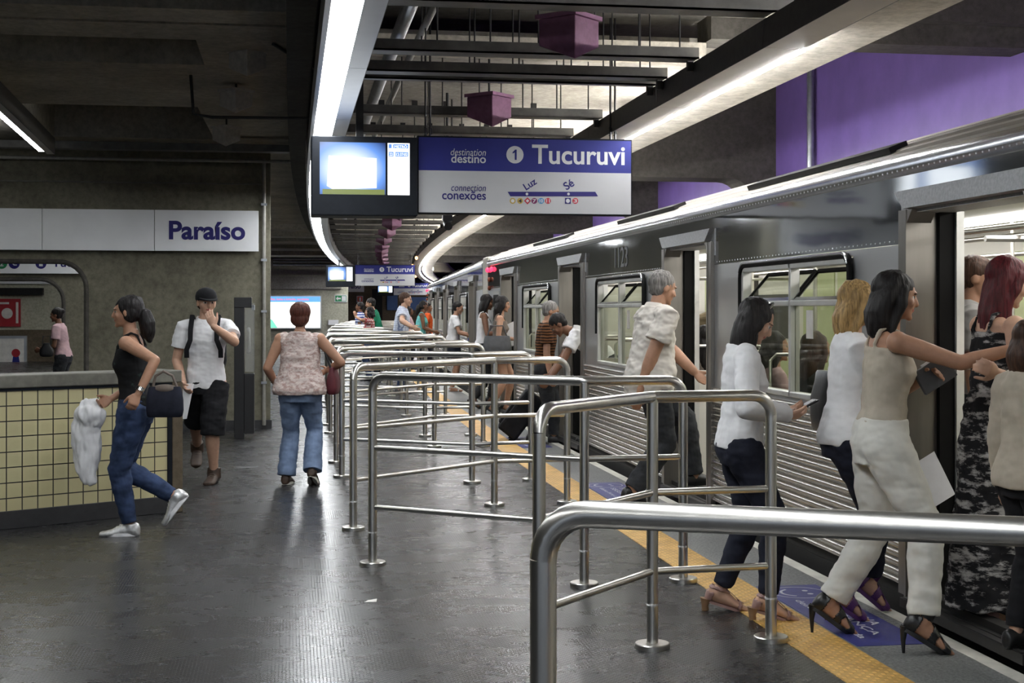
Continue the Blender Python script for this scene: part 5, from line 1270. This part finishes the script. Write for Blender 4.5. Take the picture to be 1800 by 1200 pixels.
# --- woman in white trousers
a = gp(1548, 1126)
J1 = person('person', 'woman with black hair, beige top and white trousers reaching out one arm', xy(a), FR, 1.63, True, 'skin_tan', 0.006, lean=5, drop=-0.045, hip=(0, 0.0, 0),
    feet=pxfeet(a, FR, [(1462, 1112, 0, 36), (1624, 1148, 0, 32)]), hands=[('px', 1622, 668, 6.45), ('px', 1786, 612, 6.2)], elbows=[(-0.5, -0.4, -1), (0.3, -.2, -1)], head=(8, 0), hair=('long', 'hair_black', 0.13, 1.15),
    top=('tank', 'cloth_beige', dict(hem=0.05, add=0.012)), bottom=('trousers', 'cloth_offwhite', dict(add=0.016, end=0.95, flare=0.012, waist=.07)), shoes=('heel', 'leather_black'), curl=(0.9, 0.35), hnormal=(None, (-.5, 0, -1)), wide=1.0)
w_ = wrist(J1, 0)+hdir(J1, 0)*0.07
mb = MB(); mb.obox((0, 0, 0), V(0.075, 0, 0.045), V(0, 0.012, 0), V(-0.03, 0, 0.05)); t = thing('wallet', 'dark wallet with lavender edge held by the woman in white trousers', 'wallet', w_); build('cover', mb, 'leather_grey', t, False, True, 0.004)
mb = MB(); mb.obox((0.0, 0, 0.062), V(0.06, 0, 0.036), V(0, 0.006, 0), V(-0.008, 0, 0.012)); build('edge', mb, 'cloth_white', t, False, True)
# --- blonde behind her
a = gp(1508, 1086)
J2 = person('person', 'blonde woman in white shirt, navy trousers and purple heels behind the woman in white trousers', xy(a), FR, 1.60, True, 'skin_light', 0.007, lean=4, drop=-0.04, hip=(0, -0.06, 0),
    feet=pxfeet(a, FR, [(1530, 1072, 0, 40), (1484, 1090, 0, 34)]), hands=[None, ('px', 1580, 800, 7.0)], head=(12, 0), hair=('wavy', 'hair_blond', 0.12),
    top=('tee', 'cloth_white', dict(hem=-0.02, flare=0.01)), bottom=('trousers', 'cloth_navy', dict(end=0.94)), shoes=('heel', 'leather_purple'))
c = wrist(J2, 1)+V(0.13, -0.02, -0.16)
mb = MB(); mb.obox((0, 0, 0), V(0.15, 0.0, 0.085), V(0, 0.0012, 0), V(-0.05, 0.01, 0.105)); t = build('paper_sheet', mb, 'paper_white', None, False); t.location = wp(1610, 862, 6.98); tag(t, 'white paper sheet held beside the white trousers', 'paper')
c = wp(1452, 700, 7.15)
t = thing('shoulder_bag', 'black shoulder bag hanging behind the blonde woman', 'bag', (c.x, c.y, c.z-0.14))
mb = MB(); bagbody(mb, 0.06, 0.11, 0.30, -0.02); build('bag_body', mb, 'leather_black', t, True, True)
mb = MB(); mb.tube([(0.0, -0.03, 0.26), (0.06, -0.02, 0.42), (0.12, 0.0, 0.56), (0.14, 0.06, 0.42), (0.06, 0.05, 0.26)], 0.008, 6); build('strap', mb, 'leather_black', t, True, True)
# --- redhead in the doorway
J3 = person('person', 'woman with long dark red hair and black and white patterned dress stepping into the train', (3.22, 6.18, 0), FR+0.15, 1.67, True, 'skin_light', 0.007, lean=4, z0=0.08,
    hands=[('l', 0, 0, 0) if False else (-0.10, 0.30, 1.20), ('px', 1752, 655, 6.15)], elbows=[None, (0.6, -0.3, -1)], head=(18, 0), hair=('long', 'hair_red', 0.24),
    top=('tank', 'maxi_pattern', dict(hem=0.06)), bottom=('maxi', 'maxi_pattern', dict(zb=0.05, rx=0.20, ry=0.22, waist=0.10, wr=0.014)), shoes=('sandal', 'leather_pink'), curl=(0.8, 1.0))
# --- girl at the edge of the frame
J4 = person('person', 'short person with brown hair in a grey sweater touched by the reaching hand', (3.04, 5.52, 0), FR+0.3, 1.38, True, 'skin_light', 0.007, z0=0.08, head=(10, 0), hair=('long', 'hair_brown', 0.11),
    top=('long', 'cloth_beige', dict(hem=-0.03, add=0.02, flare=0.01)), bottom=('trousers', 'cloth_black'), shoes=('shoe', 'leather_black'))
# --- man inside the car
J5 = person('person', 'man with short dark hair and white shirt standing inside the nearest train door', (3.66, 7.25, 0), FR-0.25, 1.72, False, 'skin_tan', 0.008, z0=0.07, head=(12, -10), hair=('short', 'hair_brown'), top=('tee', 'cloth_grey', dict(collar=True)), bottom=('trousers', 'cloth_charcoal'))
# --- woman with phone
a = gp(1308, 1080)
J6 = person('person', 'woman with long dark hair, white blouse and pink heeled sandals looking at her phone', xy(a), FR, 1.55, True, 'skin_light', 0.006, lean=2, drop=-0.02, hip=(0, -0.02, 0),
    feet=pxfeet(a, FR, [(1266, 1072, 0, 17), (1350, 1089, 0, 17)]), hands=[('px', 1378, 722, 6.98), ('px', 1382, 728, 6.82)], elbows=[(-0.8, -0.5, -1), (0.8, -0.5, -1)], head=(32, 0), hair=('long', 'hair_black', 0.23, 1.15),
    top=('long', 'cloth_white', dict(hem=-0.005, add=0.016, wr=0.009)), bottom=('trousers', 'cloth_navy', dict(end=0.93, add=0.008)), shoes=('sandal', 'leather_pink', 'wood_heel'), curl=(0.9, 0.9), handdir=(None, None), hnormal=((0.3, -0.4, 1), (-0.3, -0.4, 1)))
c = (wrist(J6, 0)+wrist(J6, 1))/2+V(0.10, 0, 0.03)
t = thing('phone', 'small dark phone in the hands of the woman in white blouse', 'phone', c)
mb = MB(); mb.obox((0, 0, 0), V(0.06, 0, 0.03), V(0, 0.034, 0), V(-0.002, 0, 0.004)); build('case', mb, 'black_plastic', t, False, True, 0.003)
mb = MB(); mb.obox((-0.003, 0, 0.0065), V(0.052, 0, 0.026), V(0, 0.029, 0), V(-0.0002, 0, 0.0004)); build('screen', mb, 'letter_grey', t, False, True)
cc = J6['hp'](0, 0.0, 0.072)
mb = MB(); 
for s in (-1, 1): mb.tube([J6['hp'](0, 0.012, 0.066), J6['hp'](s*0.022, 0.012, 0.072), J6['hp'](s*0.026, 0.012, 0.055), J6['hp'](0, 0.012, 0.060)], 0.008, 8)
mb.ell(J6['hp'](0, 0.012, 0.066), (0.011, 0.011, 0.011)); build('hair_bow', mb, 'silver', J6['root'], True, True)
# --- man in white shirt
a = V(2.78, 10.78, 0)
J7 = person('person', 'grey-haired man in loose white shirt and charcoal trousers striding into the second train door', xy(a), FR+0.35, 1.86, False, 'skin_tan', 0.007, lean=8, drop=0.05, hip=(0, -0.02, 0),
    feet=[(-0.09, 0.42, 0, -4, 0.11), (0.09, -0.20, 0, 14)], hands=[('px', 1222, 655, 11.1), ('px', 1122, 700, 10.9)], elbows=[(-0.4, -1, -.5), (0.4, -1, -0.3)], head=(16, 0), hair=('short', 'hair_grey'),
    top=('tee', 'cloth_cream', dict(hem=-0.05, add=0.026, flare=0.012, collar=True, wr=0.012)), bottom=('trousers', 'cloth_charcoal', dict(add=0.02, flare=0.012, end=0.98)), fat=1.25, shoes=('shoe', 'leather_black'))
# --- man in cap
a = gp(362, 848)
J21 = person('person', 'young man in black cap, white polo and black shorts with his hand at his mouth', xy(a), TOWARD+0.08, 1.70, False, 'skin_light', 0.006, lean=1, drop=0.02,
    feet=pxfeet(a, TOWARD+0.08, [(376, 848, 8, 0), (347, 833, -4, 28)]), hands=[('px', 376, 574, 11.97), ('px', 322, 672, 12.2)], elbows=[(-1, 0.0, -1), (0.6, -0.8, 0)], head=(4, 22), hair=('short', 'hair_brown'),
    top=('tee', 'cloth_white', dict(hem=-0.03, add=0.016, collar=True, wr=0.007)), bottom=('shorts', 'cloth_black', dict(add=0.012, len=0.12)), shoes=('boot', 'leather_brown', 'rubber_black', 'leather_brown'), handdir=((0.42, -0.1, 1), None), hnormal=((-0.1, -1, 0.1), None), curl=(0.45, 0.8))
mb = MB(); hp_ = J21['hp']; hs = J21['hs']; HF_ = J21['HF']
R = []
for z, k in ((.012, 1.06), (.030, 1.08), (.050, 0.98), (.064, 0.74), (.073, 0.38), (.076, 0.06)):
    R.append([hp_(.050*k*math.cos(q), -.010+.062*k*math.sin(q), z) for q in [2*PI*j/28 for j in range(28)]])
mb.rings(R); cap = build('cap', mb, 'cloth_black', J21['root'], True, True)
mb = MB(); R = []
for z in (.020, .0255):
    R.append([hp_(.046*math.cos(q), .030+(.070*math.sin(q) if math.sin(q) > 0 else .012*math.sin(q)), z-0.18*max(0, math.sin(q))*.05) for q in [2*PI*j/28 for j in range(28)]])
mb.rings(R); build('brim', mb, 'cloth_black', cap, True, True)
t = thing('backpack', 'black backpack worn by the young man in cap', 'backpack', world(J21, (0, -0.24, 0.95)), J21['rz'])
mb = MB(); bagbody(mb, 0.15, 0.085, 0.46, 0.0); build('pack', mb, 'cloth_black', t, True, True)
for s in (-1, 1):
    pts = []
    for tt, fy in ((.13, 1.0), (.17, 1.08), (.22, 1.12), (.27, 1.18), (.300, 0.95), (.322, 0.1), (.30, -1.1), (.24, -1.35)):
        c, r, f, u = J21['sp'](tt); rx, ry, oy = interp(TORSO_M, tt); pts.append(c+r*(s*(0.066 if tt > .2 else .085)*1.70)+f*((oy+ry*fy)*1.70+(0.030 if fy > 0 else -0.03))+u*(0.035 if abs(fy) < .5 else 0))
    mb = MB(); mb.tube([p-V(0, -0.24, 0.95) for p in pts], 0.022, 10, False, (0.35, 1.0), V(0, 1, 0)); build('shoulder_strap', mb, 'cloth_black', t, True, True)
c = wrist(J21, 1)+V(0.02, -0.02, -0.16)
t = build('folded_papers', (lambda m_: (m_.obox((0, 0, 0), V(0.035, -0.02, 0), V(0.008, 0.012, 0), V(0.03, 0, 0.15)), m_)[1])(MB()), 'paper_white', None, False); t.location = c; tag(t, 'folded white papers held low by the young man in cap', 'papers')
# --- woman from behind
a = gp(527, 854)
J20 = person('person', 'woman with short auburn hair, pale lace top and faded flared jeans walking away', xy(a), AWAY-0.05, 1.565, True, 'skin_tan', 0.007, lean=2, drop=0.01, fat=1.25, wide=1.10,
    feet=pxfeet(a, AWAY-0.05, [(503, 852, 0, 4), (549, 854, 0, 30)]), hands=[(-0.24, 0.16, 0.86), (0.20, 0.20, 0.98)], elbows=[(-0.5, -1, 0), (1.0, -0.5, -0.3)], head=(6, 0), hair=('bob', 'hair_auburn'),
    top=('sleeveless', 'lace_pattern', dict(hem=-0.02, add=0.020, flare=0.016, wr=0.010)), bottom=('flare', 'denim_faded', dict(add=0.012, flare=0.030, end=0.985)), shoes=('shoe', 'leather_brown', 'edge_white'))
t = thing('handbag', 'dark handbag on the right side of the woman in faded jeans', 'handbag', world(J20, (0.27, 0.10, 0.80)), J20['rz'])
mb = MB(); bagbody(mb, 0.05, 0.12, 0.23, -0.02); build('bag_body', mb, 'cloth_darkred', t, True, True)
mb = MB(); mb.tube([(0, -0.08, 0.18), (-0.06, -0.10, 0.36), (-0.11, -0.05, 0.50), (-0.09, 0.06, 0.40), (0, 0.08, 0.18)], 0.010, 8); build('strap', mb, 'leather_black', t, True, True)
# --- woman walking left
a = gp(234, 941)
J22 = person('person', 'woman in black tank top and dark jeans walking left past the tiled parapet', xy(a), FLT+0.06, 1.60, True, 'skin_tan', 0.006, lean=5, drop=0.005, hip=(0, -0.02, 0),
    feet=pxfeet(a, FLT+0.06, [(228, 941, 0, 0)])+[(0.07, -0.26, 0, 52, 0.10)], hands=[('px', 243, 692, 9.12), ('px', 196, 700, 9.42)], elbows=[(-0.5, -1, -0.2), (0.5, -1, -0.2)], head=(2, 0), hair=('pony', 'hair_black'),
    top=('tank', 'tank_print', dict(hem=0.02, add=0.010)), bottom=('jeans', 'denim_dark', dict(add=0.010, end=0.95)), shoes=('trainer', 'shoe_silver', 'shoe_white', 'shoe_white'), curl=(1.0, 1.0))
S_, E_, W_ = J22['ARM'][0]
mb = MB(); d_ = (W_-E_).normalized(); mb.tube([W_-d_*0.045, W_-d_*0.02], 0.034, 16); t = build('bracelet', mb, 'silver', J22['root'], True, True)
c = world(J22, (0, 0.30, 0.72))
mb = MB(); w0 = wrist(J22, 1)+hdir(J22, 1)*0.06
mb.ell((0, 0, -0.04), (0.10, 0.075, 0.09)); mb.tube([(0, 0, 0.0), (-0.03, 0.02, -0.16), (-0.02, 0.02, -0.34), (-0.01, 0.01, -0.46)], [0.08, 0.095, 0.085, 0.05], 14, True, (1, 0.6))
me = remesh(mb, 0.008, 2); wrinkle(me, 0.02, 14, 1.0, (1.6, 1.6, .6)); t = put_mesh('bundled_cloth', me, ['cloth_white'], None); t.location = w0+V(-0.09, 0, -0.04); tag(t, 'bundled white cloth hanging from the hands of the woman in tank top', 'cloth')
c = world(J22, (-0.17, -0.24, 0.80))
t = thing('handbag', 'dark brown handbag at the hip of the woman in tank top', 'handbag', c, J22['rz'])
mb = MB(); bagbody(mb, 0.045, 0.12, 0.20); build('bag_body', mb, 'cloth_navy', t, True, True)
mb = MB(); mb.ell((0.0, 0, 0.185), (0.030, 0.085, 0.03)); mb.tube([(0.0, -0.08, 0.19), (0.0, -0.05, 0.27), (0.0, 0.01, 0.30), (0.0, 0.06, 0.27), (0, 0.08, 0.19)], 0.009, 8); build('strap', mb, 'cloth_taupe', t, True, True)
# --- person behind the parapet
c = wp(112, 545, 21.0)
J23 = person('person', 'person with dark hair and pale shirt passing left behind the parapet opening', xy(c), FLT, 1.54, True, 'skin_brown', 0.010, lean=10, head=(8, 0), hair=('bun', 'hair_black'), top=('tee', 'cloth_pink', dict(add=0.02)), bottom=('trousers', 'cloth_charcoal'), hands=[(-0.12, 0.30, 0.92), (0.12, 0.30, 0.92)])
mb = MB(); q = world(J23, (-0.22, 0.18, 0.82)); t = thing('handbag', 'small dark bag carried by the person behind the parapet opening', 'handbag', q); bagbody(mb, 0.10, 0.05, 0.2); build('bag_body', mb, 'leather_black', t, True, True)
mb = MB(); mb.tube([(-0.06, 0, 0.17), (-0.05, 0, 0.3), (0.05, 0, 0.3), (0.06, 0, 0.17)], 0.008, 6); build('strap', mb, 'leather_black', t, True, True)
# --- riders inside
person('person', 'shaven-headed man in tan jacket seen through the second train door', (3.98, 12.75, 0), FLT+0.9, 1.66, False, 'skin_brown', 0.009, z0=0.07, head=(24, 0), hair=('buzz', 'hair_brown'), top=('long', 'cloth_tan', dict(add=0.03)), bottom=('trousers', 'cloth_black'))
SIT = dict(drop=0.34, feet=[(-0.09, 0.42, 0, 0), (0.09, 0.42, 0, 0)], z0=0.07)
def sit(lab, x, y, f, H, **k):
    d = dict(SIT); d['drop'] = 0.525*H-0.525; d.update(k); return person('person', lab, (x, y, 0), f, H, True, d.pop('skin', 'skin_tan'), 0.009, hands=[(-0.10, 0.30, 0.62), (0.10, 0.30, 0.62)], **d)
sit('woman with long dark hair seated inside behind the second train door', 3.5, 11.75, AWAY+0.3, 1.62, hair=('long', 'hair_black', 0.2), top=('tank', 'cloth_taupe'), bottom=('trousers', 'denim_dark'))
sit('seated rider in pink top seen in profile through the nearest train window', 3.36, 9.58, FR, 1.58, hair=('long', 'hair_black', 0.1), top=('tee', 'cloth_pink'), bottom=('trousers', 'cloth_charcoal'))
sit('seated rider in dark top seen through the right half of the nearest train window', 3.42, 8.95, FR+0.4, 1.60, hair=('long', 'hair_brown', 0.14), top=('tee', 'cloth_charcoal'), bottom=('trousers', 'cloth_black'))
# --- door three: bending man, suitcase, person in brown
J8 = person('person', 'man in white tee bending down over a black suitcase in the third train door', (3.36, 15.25, 0), FLT, 1.72, False, 'skin_brown', 0.008, lean=62, z0=0.08, hip=(0, -0.12, 0), drop=0.06, head=(48, 0), hair=('short', 'hair_black'), top=('tee', 'cloth_white', dict(add=0.018)), bottom=('trousers', 'cloth_charcoal'),
    hands=[('px', 962, 672, 15.2), ('px', 955, 678, 15.5)], feet=[(-0.10, 0.06, 0, 0), (0.10, -0.05, 0, 0)])
c = gp(905, 772)
t = thing('suitcase', 'black wheeled suitcase tilted on the platform before the third train door', 'suitcase', (c.x, c.y, 0.0), -0.15)
T = Matrix.Rotation(math.radians(38), 3, 'Y')
def tl(x, y, z): return T @ V(x, y, z)+V(-0.12, 0, 0.05)
mb = MB(); mb.obox(tl(0, 0, 0.31), T @ V(0.13, 0, 0), V(0, 0.21, 0), T @ V(0, 0, 0.28)); build('shell', mb, 'cloth_black', t, False, True, 0.03)
mb = MB(); mb.obox(tl(-0.14, 0, 0.25), T @ V(0.02, 0, 0), V(0, 0.16, 0), T @ V(0, 0, 0.16)); build('front_pocket', mb, 'cloth_black', t, False, True, 0.01)
for y in (-0.17, 0.17):
    mb = MB(); q = tl(0.10, y, 0.0); mb.tube([q+V(0, -0.02, 0), q+V(0, 0.02, 0)], 0.04, 14); build('wheel', mb, 'rubber_black', t, True, True)
mb = MB(); mb.tube([tl(0.10, -0.08, 0.58), tl(0.10, -0.08, 0.86), tl(0.10, 0.08, 0.86), tl(0.10, 0.08, 0.58)], 0.011, 8); build('pull_handle', mb, 'dark_metal', t, True, True)
q = t.location+tl(-0.02, 0, 0.665)
t2 = thing('travel_bag', 'grey soft bag resting on top of the tilted black suitcase', 'bag', q)
mb = MB(); bagbody(mb, 0.15, 0.17, 0.2, -0.03); build('bag_body', mb, 'cloth_grey', t2, True, True)
mb = MB(); mb.tube([(-0.05, -0.08, 0.12), (-0.02, -0.08, 0.24), (0.12, -0.08, 0.24), (0.15, -0.08, 0.12)], 0.01, 8); build('bag_handle', mb, 'leather_black', t2, True, True)
c = gp(955, 779)
person('person', 'older person with grey hair and brown patterned shirt at the third train door', (c.x, c.y, 0), FR, 1.60, False, 'skin_tan', 0.008, lean=6, head=(14, 0), hair=('short', 'hair_grey'), top=('tee', 'brown_pattern', dict(hem=-0.04, add=0.02)), bottom=('trousers', 'cloth_charcoal', dict(add=0.018)), feet=[(-0.09, 0.12, 0, 0), (0.09, -0.12, 0, 12)])
# --- fourth door
c = wp(877, 545, 20.3)
J10 = person('person', 'woman in sleeveless grey top holding white papers, foremost at the fourth train door', xy(c), FR, 1.66, True, 'skin_tan', 0.008, lean=3, head=(10, 0), hair=('long', 'hair_black', 0.12), top=('tank', 'cloth_taupe'), bottom=('skirt', 'cloth_black', dict(zb=0.75)), shoes=('heel', 'leather_black'), hands=[('px', 905, 590, 20.45), ('px', 906, 596, 20.1)], feet=[(-0.06, 0.10, 0, 30), (0.06, -0.10, 0, 30)], drop=-0.04)
mb = MB(); mb.obox((0, 0, 0), V(0.13, 0, 0.06), V(0, 0.004, 0), V(-0.07, 0, 0.14)); t = build('paper_sheaf', mb, 'paper_white', None, False); t.location = (wrist(J10, 0)+wrist(J10, 1))/2+V(-0.02, -0.02, 0.06); tag(t, 'white paper sheaf held by the foremost woman at the fourth door', 'papers')
q = world(J10, (0.27, -0.02, 0.86)); t = thing('handbag', 'large grey handbag on the arm of the woman with white papers', 'handbag', q, J10['rz'])
mb = MB(); bagbody(mb, 0.07, 0.20, 0.30, -0.02); build('bag_body', mb, 'leather_grey', t, True, True); mb = MB(); mb.tube([(0, -0.14, 0.26), (0, -0.1, 0.42), (0, 0.08, 0.42), (0, 0.14, 0.26)], 0.01, 8); build('strap', mb, 'leather_grey', t, True, True)
c = wp(848, 545, 21.7)
person('person', 'woman in white tank top with long dark hair, second at the fourth door', xy(c), FR, 1.70, True, 'skin_brown', 0.008, lean=4, head=(14, 0), hair=('long', 'hair_black', 0.17), top=('tank', 'cloth_white', dict(hem=-0.03)), bottom=('trousers', 'cloth_charcoal'), shoes=('heel', 'leather_black'), hands=[(-0.1, 0.28, 1.0), ('px', 885, 583, 21.5)], feet=[(-0.06, 0.12, 0, 32), (0.06, -0.12, 0, 36)], drop=-0.04)
c = wp(795, 545, 26.3)
J12 = person('person', 'dark-haired woman in white tee and black skirt, third at the fourth door', xy(c), FR, 1.66, True, 'skin_tan', 0.009, lean=8, head=(14, 0), hair=('short', 'hair_black'), top=('tee', 'cloth_white', dict(add=0.02, hem=-0.01)), bottom=('skirt', 'cloth_navy', dict(zb=0.62)), shoes=('sandal', 'shoe_white'), fat=1.1, hands=[('px', 832, 590, 26.3), ('px', 830, 592, 26.0)])
mb = MB(); bagbody(mb, 0.13, 0.07, 0.24, -0.12); t = build('blue_bag', mb, 'cloth_blue', None); t.location = (wrist(J12, 0)+wrist(J12, 1))/2+V(0.04, 0, -0.05); tag(t, 'bright blue cloth bag held by the dark-haired woman in white tee', 'bag')
# --- farther along the queue
c = wp(702, 545, 25.6)
J13 = person('person', 'tall man in pale checked shirt leaning a hand on a far queue rail', xy(c), FR, 1.82, False, 'skin_light', 0.008, lean=9, head=(8, 0), hair=('short', 'hair_brown'), top=('tee', 'check_pattern', dict(hem=-0.03, add=0.022, collar=True)), bottom=('trousers', 'denim_dark'), fat=1.1, hands=[(-0.15, 0.3, 1.0), ('px', 724, 574, 24.95)], elbows=[None, (0.4, -1, -0.2)], handdir=(None, (0.1, 1, -0.5)))
c = wp(664, 545, 31.9)
person('person', 'person in green shirt leaning left among the far queue rails', xy(c), FLT, 1.78, False, 'skin_tan', 0.011, lean=14, head=(10, 0), hair=('short', 'hair_black'), top=('tee', 'cloth_green', dict(add=0.025)), bottom=('trousers', 'cloth_charcoal'), fat=1.2)
c = wp(650, 545, 30.2)
person('person', 'woman with bushy black hair and red plaid shirt raising a hand among the far rails', xy(c), FLT, 1.56, True, 'skin_tan', 0.010, head=(0, 0), hair=('curly', 'hair_black', 0.08), top=('tee', 'plaid_pattern', dict(add=0.02)), bottom=('trousers', 'denim_dark'), hands=[(-0.2, 0.28, 1.36), (0.2, 0.1, 0.8)], handdir=((-0.1, 0.2, 1), None))
c = wp(633, 545, 36.9)
person('person', 'distant person in blue and white striped shirt by the brown wall', xy(c), FLT, 1.70, False, 'skin_brown', 0.012, head=(0, 0), hair=('short', 'hair_black'), top=('tee', 'bluewhite_pattern', dict(add=0.02)), bottom=('trousers', 'cloth_charcoal'))
c = wp(737, 545, 33.2)
person('person', 'woman in teal tank top hurrying right near the far train end', xy(c), FR, 1.72, True, 'skin_brown', 0.010, lean=10, head=(6, 0), hair=('pony', 'hair_black'), top=('tank', 'cloth_teal', dict(add=0.022)), bottom=('trousers', 'cloth_charcoal'), hands=[(-0.12, 0.35, 1.0), (0.12, 0.35, 1.0)], fat=1.1)
c = wp(752, 545, 36.5)
person('person', 'distant person in orange shirt beside the far train car', xy(c), FR, 1.68, False, 'skin_brown', 0.012, hair=('short', 'hair_black'), top=('tee', 'cloth_orange', dict(add=0.02)), bottom=('trousers', 'cloth_navy'))
c = wp(719, 545, 36.0)
person('person', 'distant dark-haired person in pale pink top between the checked shirt and the teal top', xy(c), FR, 1.58, True, 'skin_brown', 0.012, hair=('long', 'hair_black', 0.1), top=('tee', 'cloth_pink', dict(add=0.02)), bottom=('trousers', 'cloth_navy'))
bpy.data.scenes.remove(TMP)
